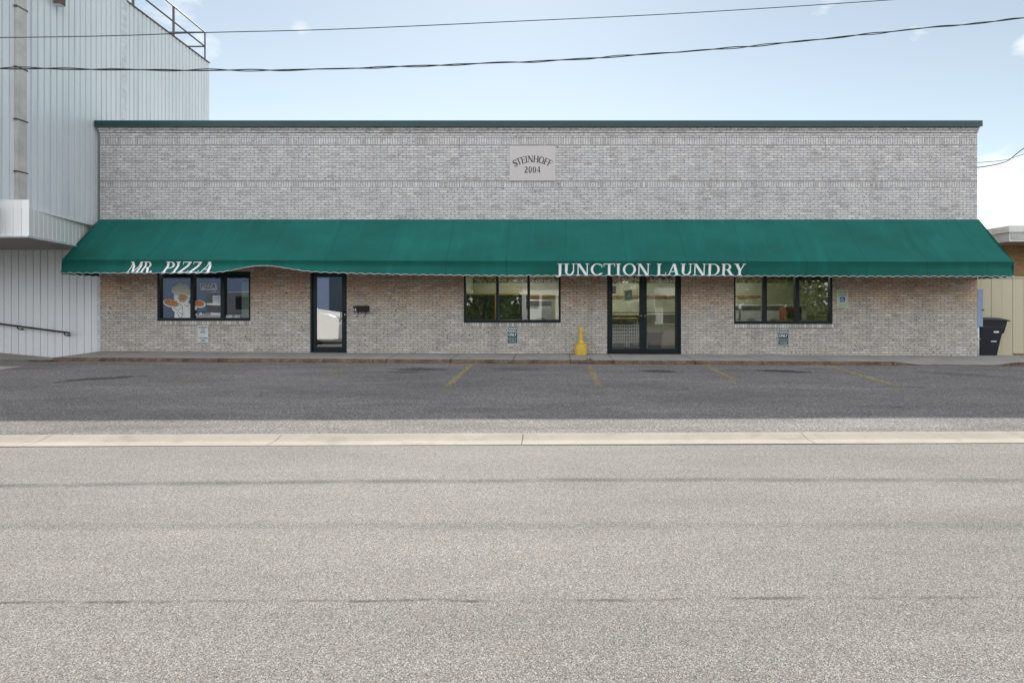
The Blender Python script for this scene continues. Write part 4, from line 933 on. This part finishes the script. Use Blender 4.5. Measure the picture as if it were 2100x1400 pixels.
m = MB(); a = B(2014,671); e = B(2062,671); m.box(a.x, e.x-.02, a.y+.27-hw(671)-.012, a.y+.27-hw(671)+.01, B(0,674).z, B(0,668).z); m.build('side_rib', M['navy'], tc)
for (x0, x1, ya, yb) in ((2037.5,2048,679,682),(2033,2044.5,699,700.7)):
    a = B(x0, yb); b = B(x1, ya); yy = a.y+.27-hw((ya+yb)/2)-.011; m = MB(); m.box(a.x, b.x, yy, yy+.004, a.z, b.z); m.build('white_label', M['d_white'], tc)
for s in (-1, 1): q = B(2014, 724); m = MB(); m.tube([(q.x,q.y+.27+s*.25,q.z),(q.x,q.y+.27+s*.30,q.z)], .115, 16); m.build('wheel', M['dark'], tc)

# ------------------------------------------------------------------ overhead wires
M['wire'] = plain('black_cable', (.012,.012,.014), .6)
def wirepath(pts, dl, dr, step=.12):
    q = [P(px, py, dl+(dr-dl)*px/2100.) for (px, py) in pts]; q = [tuple(v) for v in q]
    return [Vector(v) for v in spl(q, 24)]
w1 = wirepath([(-1500,120),(-600,133),(0,140),(430,144.5),(700,141),(1000,130),(1160,123),(1400,106.5),(1567,92.5),(1733,75.5),(1900,57.5),(2100,37.5),(2700,-40),(3600,-200)], 12.45, 14.9)
def offset_path(path, ph, r_, jit):
    out = []
    for i, p in enumerate(path):
        a = p.x*3.3+ph; j = 1+jit*mnoise.noise(Vector((p.x*.7, ph, 2))); out.append(p+Vector((0, r_*math.cos(a)*j, r_*math.sin(a)*j)))
    return out
def dense(path, st=.06):
    o = []
    for a, b in zip(path[:-1], path[1:]):
        n = max(1, int((b-a).length/st)); o += [a+(b-a)*i/n for i in range(n)]
    return o+[path[-1]]
t = thing('power_cable', tuple(w1[0]), 'thick black twisted overhead cable sagging across the sky, lower one', 'cable')
dp = dense(w1)
m = MB(); m.tube(offset_path(dp, 0, .013, 1.8), .0125, 6); m.build('strand', M['wire'], t, smooth=True)
m = MB(); m.tube(offset_path(dp, 2.6, .014, 1.9), .0105, 6); m.build('strand', M['wire'], t, smooth=True)
w2 = wirepath([(-1500,85),(0,77.5),(430,67),(700,60),(1050,44.5),(1400,27.5),(1830,0),(2400,-42),(3500,-150)], 12.4, 14.3)
m = MB(); m.tube(w2, .009, 6); tag(m.build('power_line', M['wire'], origin=tuple(w2[0]), smooth=True), 'thin overhead wire crossing the sky above the thick twisted cable', 'wire')
def wire3(pts, r_, label):
    m = MB(); m.tube([Vector(v) for v in spl([tuple(p) for p in pts], 10)], r_, 5); tag(m.build('service_wire', M['wire'], origin=tuple(pts[0]), smooth=True), label, 'wire')
wire3([Vector((XR,2.0,P(2004,338,17.5).z)), P(2040,331,17), P(2100,316,16), P(2250,262,14), P(2700,70,11)], .009, 'upper thin service wire joining the right side of the brick wall')
wire3([Vector((XR,2.0,P(2004,354,17.5).z)), P(2045,337,17), P(2100,304,16), P(2250,200,14), P(2700,-150,11)], .014, 'lower service wire joining the right side of the brick wall')

# ------------------------------------------------------------------ across the street (seen in the glass)
def leafmat(name, a, b):
    t = NT(name); at = t.n('ShaderNodeObjectInfo'); c = t.mix(t.ramp(t.noise(1.6, 3), .3, .7), a, b); c = t.mix(t.xyz(t.voro(7))[0], c, lerp3(b, 1.35))
    t.fin(c, .6); t.b.inputs['Transmission Weight'].default_value = 0; return t.m
M['leaf'] = leafmat('leaf', (.045,.09,.016), (.10,.17,.03)); M['bark'] = plain('bark', (.10,.075,.055), .9, var=.3, bump=.5)
def tree(loc, h, wd, seed, label):
    rnd = random.Random(seed); t = thing('leafy_tree', (0,0,0), label, 'tree', 'street trees opposite the shops')
    m = MB(); m.tube([(0,0,-.3),(.05,.02,h*.2),(-.05,.05,h*.42),(.1,0,h*.6)], [.26,.19,.14,.07], 8)
    cl = []
    for i in range(14):
        a = rnd.uniform(0, 6.28); rr = rnd.uniform(.2,1)*wd*.5; z = h*(.2+.7*rnd.random()); f = 1-abs(z/h-.5)*.9
        c_ = Vector((math.cos(a)*rr*f, math.sin(a)*rr*f, z)); cl.append((c_, rnd.uniform(.16,.30)*wd)); m.tube([(0,0,h*.3+.15*i/14*h), c_*.6+Vector((0,0,z*.3)), c_], [.07,.05,.02], 5)
    m.build('trunk', M['bark'], t, local=True)
    lf = MB()
    for c_, r_ in cl:
        for k_ in range(230):
            d = Vector((rnd.gauss(0,1), rnd.gauss(0,1), rnd.gauss(0,.8))).normalized()*r_*rnd.random()**.4; p = c_+d
            u = Vector((rnd.gauss(0,1), rnd.gauss(0,1), rnd.gauss(0,1))).normalized(); v = u.orthogonal().normalized(); s = rnd.uniform(.10,.2)
            lf.add([p-u*s, p+v*s*.5, p+u*s, p-v*s*.5], [(0,1,2,3)])
    lf.build('crown', M['leaf'], t, local=True); t.location = loc; return t
T1 = tree((-11.0,-25,-.28), 8.5, 6.5, 3, 'broad leafy tree reflected left of centre in the shop glass'); T2 = tree((-4.7,-22.6,-.28), 6.4, 5.2, 5, 'leafy tree reflected in the left pane of the window left of the double door')
for (x, y, s, base, l) in [(5.0,-26,1.0,T1,'leafy tree reflected in the double door'),(14.6,-23.0,1.1,T2,'leafy tree reflected in the left pane of the right window'),(18.0,-25,1.1,T1,'leafy tree reflected in the right pane of the right window'),(-20,-33,1.3,T2,'tall tree behind the blue house across the street'),(0,-35,1.4,T1,'tall tree behind the white garage across the street'),(-31,-34,1.5,T1,'tall tree at the far left across the street'),(26,-30,1.5,T2,'tall tree at the far right across the street'),(10,-36,1.5,T1,'tall tree behind the others across the street')]:
    dup(base, (x,y,-.28), l, rz=x, sc=s)
hd = MB(); rnd = random.Random(11)
for i in range(16000):
    x = rnd.uniform(-75, 75); h = 5.5+2.5*mnoise.noise(Vector((x*.12, 0, 0)))+1.6*mnoise.noise(Vector((x*.5, 4, 0)))
    p = Vector((x, -44+rnd.gauss(0, 1.2), -.28+h*rnd.random()**.8)); u = Vector((rnd.gauss(0,1), rnd.gauss(0,1), rnd.gauss(0,1))).normalized(); v = u.orthogonal().normalized(); q = rnd.uniform(.25,.5)
    hd.add([p-u*q, p+v*q*.6, p+u*q, p-v*q*.6], [(0,1,2,3)])
tag(hd.build('woodland', M['leaf']), kind='stuff')
hd = MB()
for i in range(7000):
    x = rnd.uniform(-16, 30); h = 1.5+.5*mnoise.noise(Vector((x*.6, 9, 0)))
    p = Vector((x, -29.5+rnd.gauss(0,.35), -.28+h*rnd.random())); u = Vector((rnd.gauss(0,1), rnd.gauss(0,1), rnd.gauss(0,1))).normalized(); v = u.orthogonal().normalized(); q = rnd.uniform(.08,.17)
    hd.add([p-u*q, p+v*q*.6, p+u*q, p-v*q*.6], [(0,1,2,3)])
tag(hd.build('hedge', M['leaf']), kind='stuff')
def lap(name, col):
    t = NT(name); x, y, z = t.xyz(); f = t.math('FRACT', t.math('DIVIDE', z, .16)); t.bump(f, .8, .02); return t.fin(t.mix(t.noise(2,3), lerp3(col,.9), lerp3(col,1.1)), .7)
M['blue_lap'] = lap('blue_lap_siding', (.12,.17,.30)); M['white_lap'] = lap('white_lap_siding', (.72,.73,.74)); M['shingle'] = plain('shingle', (.10,.10,.11), .9, var=.3, scale=12)
def house(x0, x1, y, dp_, h, mat, label, name):
    t = thing(name, ((x0+x1)/2, y, -.28), label, 'house')
    m = MB(); m.box(x0, x1, y-dp_, y, -.28, h); m.build('wall', M[mat], t)
    m = MB(); m.prism([(x0-.4,y+.4,h),(x0-.4,y-dp_/2,h+1.9),(x0-.4,y-dp_-.4,h),(x0-.4,y-dp_/2,h+1.7)], (x1-x0+.8,0,0)); m.build('roof', M['shingle'], t)
    m = MB(); xm = (x0+x1)/2; m.box(xm-.45, xm+.45, y+.005, y+.05, -.2, 1.9); m.build('door', M['dark'], t)
    for q in ((.2,.8) if mat != 'blue_lap' else ()): xq = x0+(x1-x0)*q; m = MB(); m.box(xq-.5, xq+.5, y+.005, y+.04, .9, 2.0); w_ = m.build('window', M['d_white'], t); m = MB(); m.box(xq-.43, xq+.43, y+.045, y+.05, .97, 1.93); m.build('pane', M['hole'], w_)
house(-31,-16.5,-26.5,8,3.6,'blue_lap','blue lap sided house across the street, reflected in the chef window','blue_house'); house(-1.9,1.6,-21.6,6,2.6,'white_lap','small white garage across the street, reflected in the window left of the double door','white_garage'); house(8.0,10.2,-28,6,2.9,'white_lap','small white house across the street, reflected in the right door leaf','white_house')
# white van standing on the street just left of the view
vn = thing('white_van', (-11.8,-9.75,-.4), 'white van standing at the kerb, its bonnet reflected in the single glass door', 'van'); M['carwhite'] = plain('white_car_paint', (.80,.80,.80), .25, var=.02)
pr = [(-14.9,-.2),(-14.9,1.75),(-14.7,1.86),(-11.9,1.86),(-11.5,1.78),(-10.75,1.10),(-9.55,.92),(-9.25,.80),(-9.12,.45),(-9.17,-.2),(-9.5,-.22)]
m = MB(); m.prism([(x,-8.75,z) for x, z in pr], (0,-1.85,0)); m.build('body', M['carwhite'], vn, bevel=.06)
for s, yy in ((0,-8.742),(1,-10.608)): m = MB(); m.poly([(x,yy,z) for x, z in ((-13.6,1.1),(-12.5,1.1),(-12.5,1.65),(-13.6,1.65))]); m.poly([(x,yy,z) for x, z in ((-12.4,1.1),(-11.1,1.1),(-11.65,1.65),(-12.4,1.65))]); m.build('side_window', M['hole'], vn)
m = MB(); m.poly([(-11.42,-8.9,1.73),(-10.80,-8.9,1.165),(-10.80,-10.45,1.165),(-11.42,-10.45,1.73)]); m.build('windscreen', M['hole'], vn)
for x in (-10.85,-13.8):
    for yy in (-8.72,-10.45): m = MB(); m.tube([(x,yy,-.06),(x,yy-.2,-.06)], .34, 20); wv = m.build('wheel', M['dark'], vn); m = MB(); m.tube([(x,yy+.01,-.06),(x,yy+.015,-.06)], .2, 16); m.build('rim', M['steel'], wv)
for yy in (-8.95,-10.4): m = MB(); m.box(-9.24,-9.16,yy-.14,yy+.14,.55,.70); m.build('headlight', M['signwhite'], vn)

# ------------------------------------------------------------------ daylight
SUN_EL, SUN_AZ = R(43.4), R(-4)                    # behind the shop, a touch to the left
sd = Vector((math.sin(SUN_AZ)*math.cos(SUN_EL), math.cos(SUN_AZ)*math.cos(SUN_EL), math.sin(SUN_EL)))
L = bpy.data.lights.new('sun', 'SUN'); L.energy = 3.9; L.angle = R(.53); L.color = (1,.95,.86)
lo = bpy.data.objects.new('sun', L); COL.objects.link(lo); lo.rotation_euler = sd.to_track_quat('Z','Y').to_euler()
wd = bpy.data.worlds.new('World'); scene.world = wd; wd.use_nodes = True; nt = wd.node_tree; bg = nt.nodes['Background']
sky = nt.nodes.new('ShaderNodeTexSky'); sky.sky_type = 'NISHITA'; sky.sun_disc = False; sky.sun_elevation = SUN_EL; sky.sun_rotation = SUN_AZ; sky.air_density = 1.0; sky.dust_density = .15; sky.ozone_density = 1.2
class WT(NT):
    def __init__(s): s.t = nt; s.pos = None
w_ = WT(); tcn = nt.nodes.new('ShaderNodeTexCoord'); w_.pos = tcn.outputs['Generated']
dirn = w_.vmath('NORMALIZE', w_.pos)
mask = None
for (px, py, r_, st) in [(330,5,.10,.62),(400,75,.05,.5),(608,62,.034,.5),(1700,3,.06,.55),(1875,70,.045,.42),(2105,92,.035,.6),(2090,405,.125,1.),(2020,440,.07,.7),(-300,120,.25,.8),(2700,300,.3,.9)]:
    c = Vector((px-CX, F, CY-py)).normalized()
    d = w_.vmath('DISTANCE', dirn, tuple(c)); q = w_.ramp(d, r_, r_*.15, 0, st)
    mask = q if mask is None else w_.math('MAXIMUM', mask, q)
mp = nt.nodes.new('ShaderNodeMapping'); nt.links.new(dirn, mp.inputs[0]); mp.inputs['Scale'].default_value = (1,1,2.2)
nz = w_.noise(13, 7, .6, vec=mp.outputs[0], dist=.4)
cl = w_.ramp(w_.math('ADD', nz, w_.math('MULTIPLY', w_.math('SUBTRACT', mask, .5), .62)), .46, .80)
cl = w_.math('MULTIPLY', cl, w_.ramp(mask, 0, .25))
dy_ = w_.xyz(dirn)[1]                                # unseen cloud cover added behind the camera to fill the shaded front
back = w_.math('MULTIPLY', w_.ramp(w_.noise(2.6, 6, .6, vec=mp.outputs[0], dist=.5), .26, .44), w_.ramp(dy_, .15, -.25))
cl = w_.math('MAXIMUM', cl, back)
sc_ = nt.nodes.new('ShaderNodeHueSaturation'); nt.links.new(sky.outputs[0], sc_.inputs['Color']); sc_.inputs['Saturation'].default_value = .62
cloudc = w_.mix(w_.ramp(dy_, .2, -.3), w_.mix(nz, (8.2,8.3,8.6), (9.6,9.5,9.4)), w_.mix(nz, (12.5,13,14), (15.5,15.6,16)))
skyc = w_.mix(1.0, sc_.outputs[0], (1.06,1.075,.985), 'MULTIPLY')
nt.links.new(w_.mix(w_.math('MULTIPLY', cl, .85), skyc, cloudc), bg.inputs['Color']); bg.inputs['Strength'].default_value = .092
vs = scene.view_settings; vs.view_transform = 'Standard'; vs.look = 'None'; vs.exposure = .6; vs.gamma = 1
scene.cycles.max_bounces = 8; scene.cycles.transparent_max_bounces = 12; scene.cycles.caustics_reflective = False; scene.cycles.caustics_refractive = False
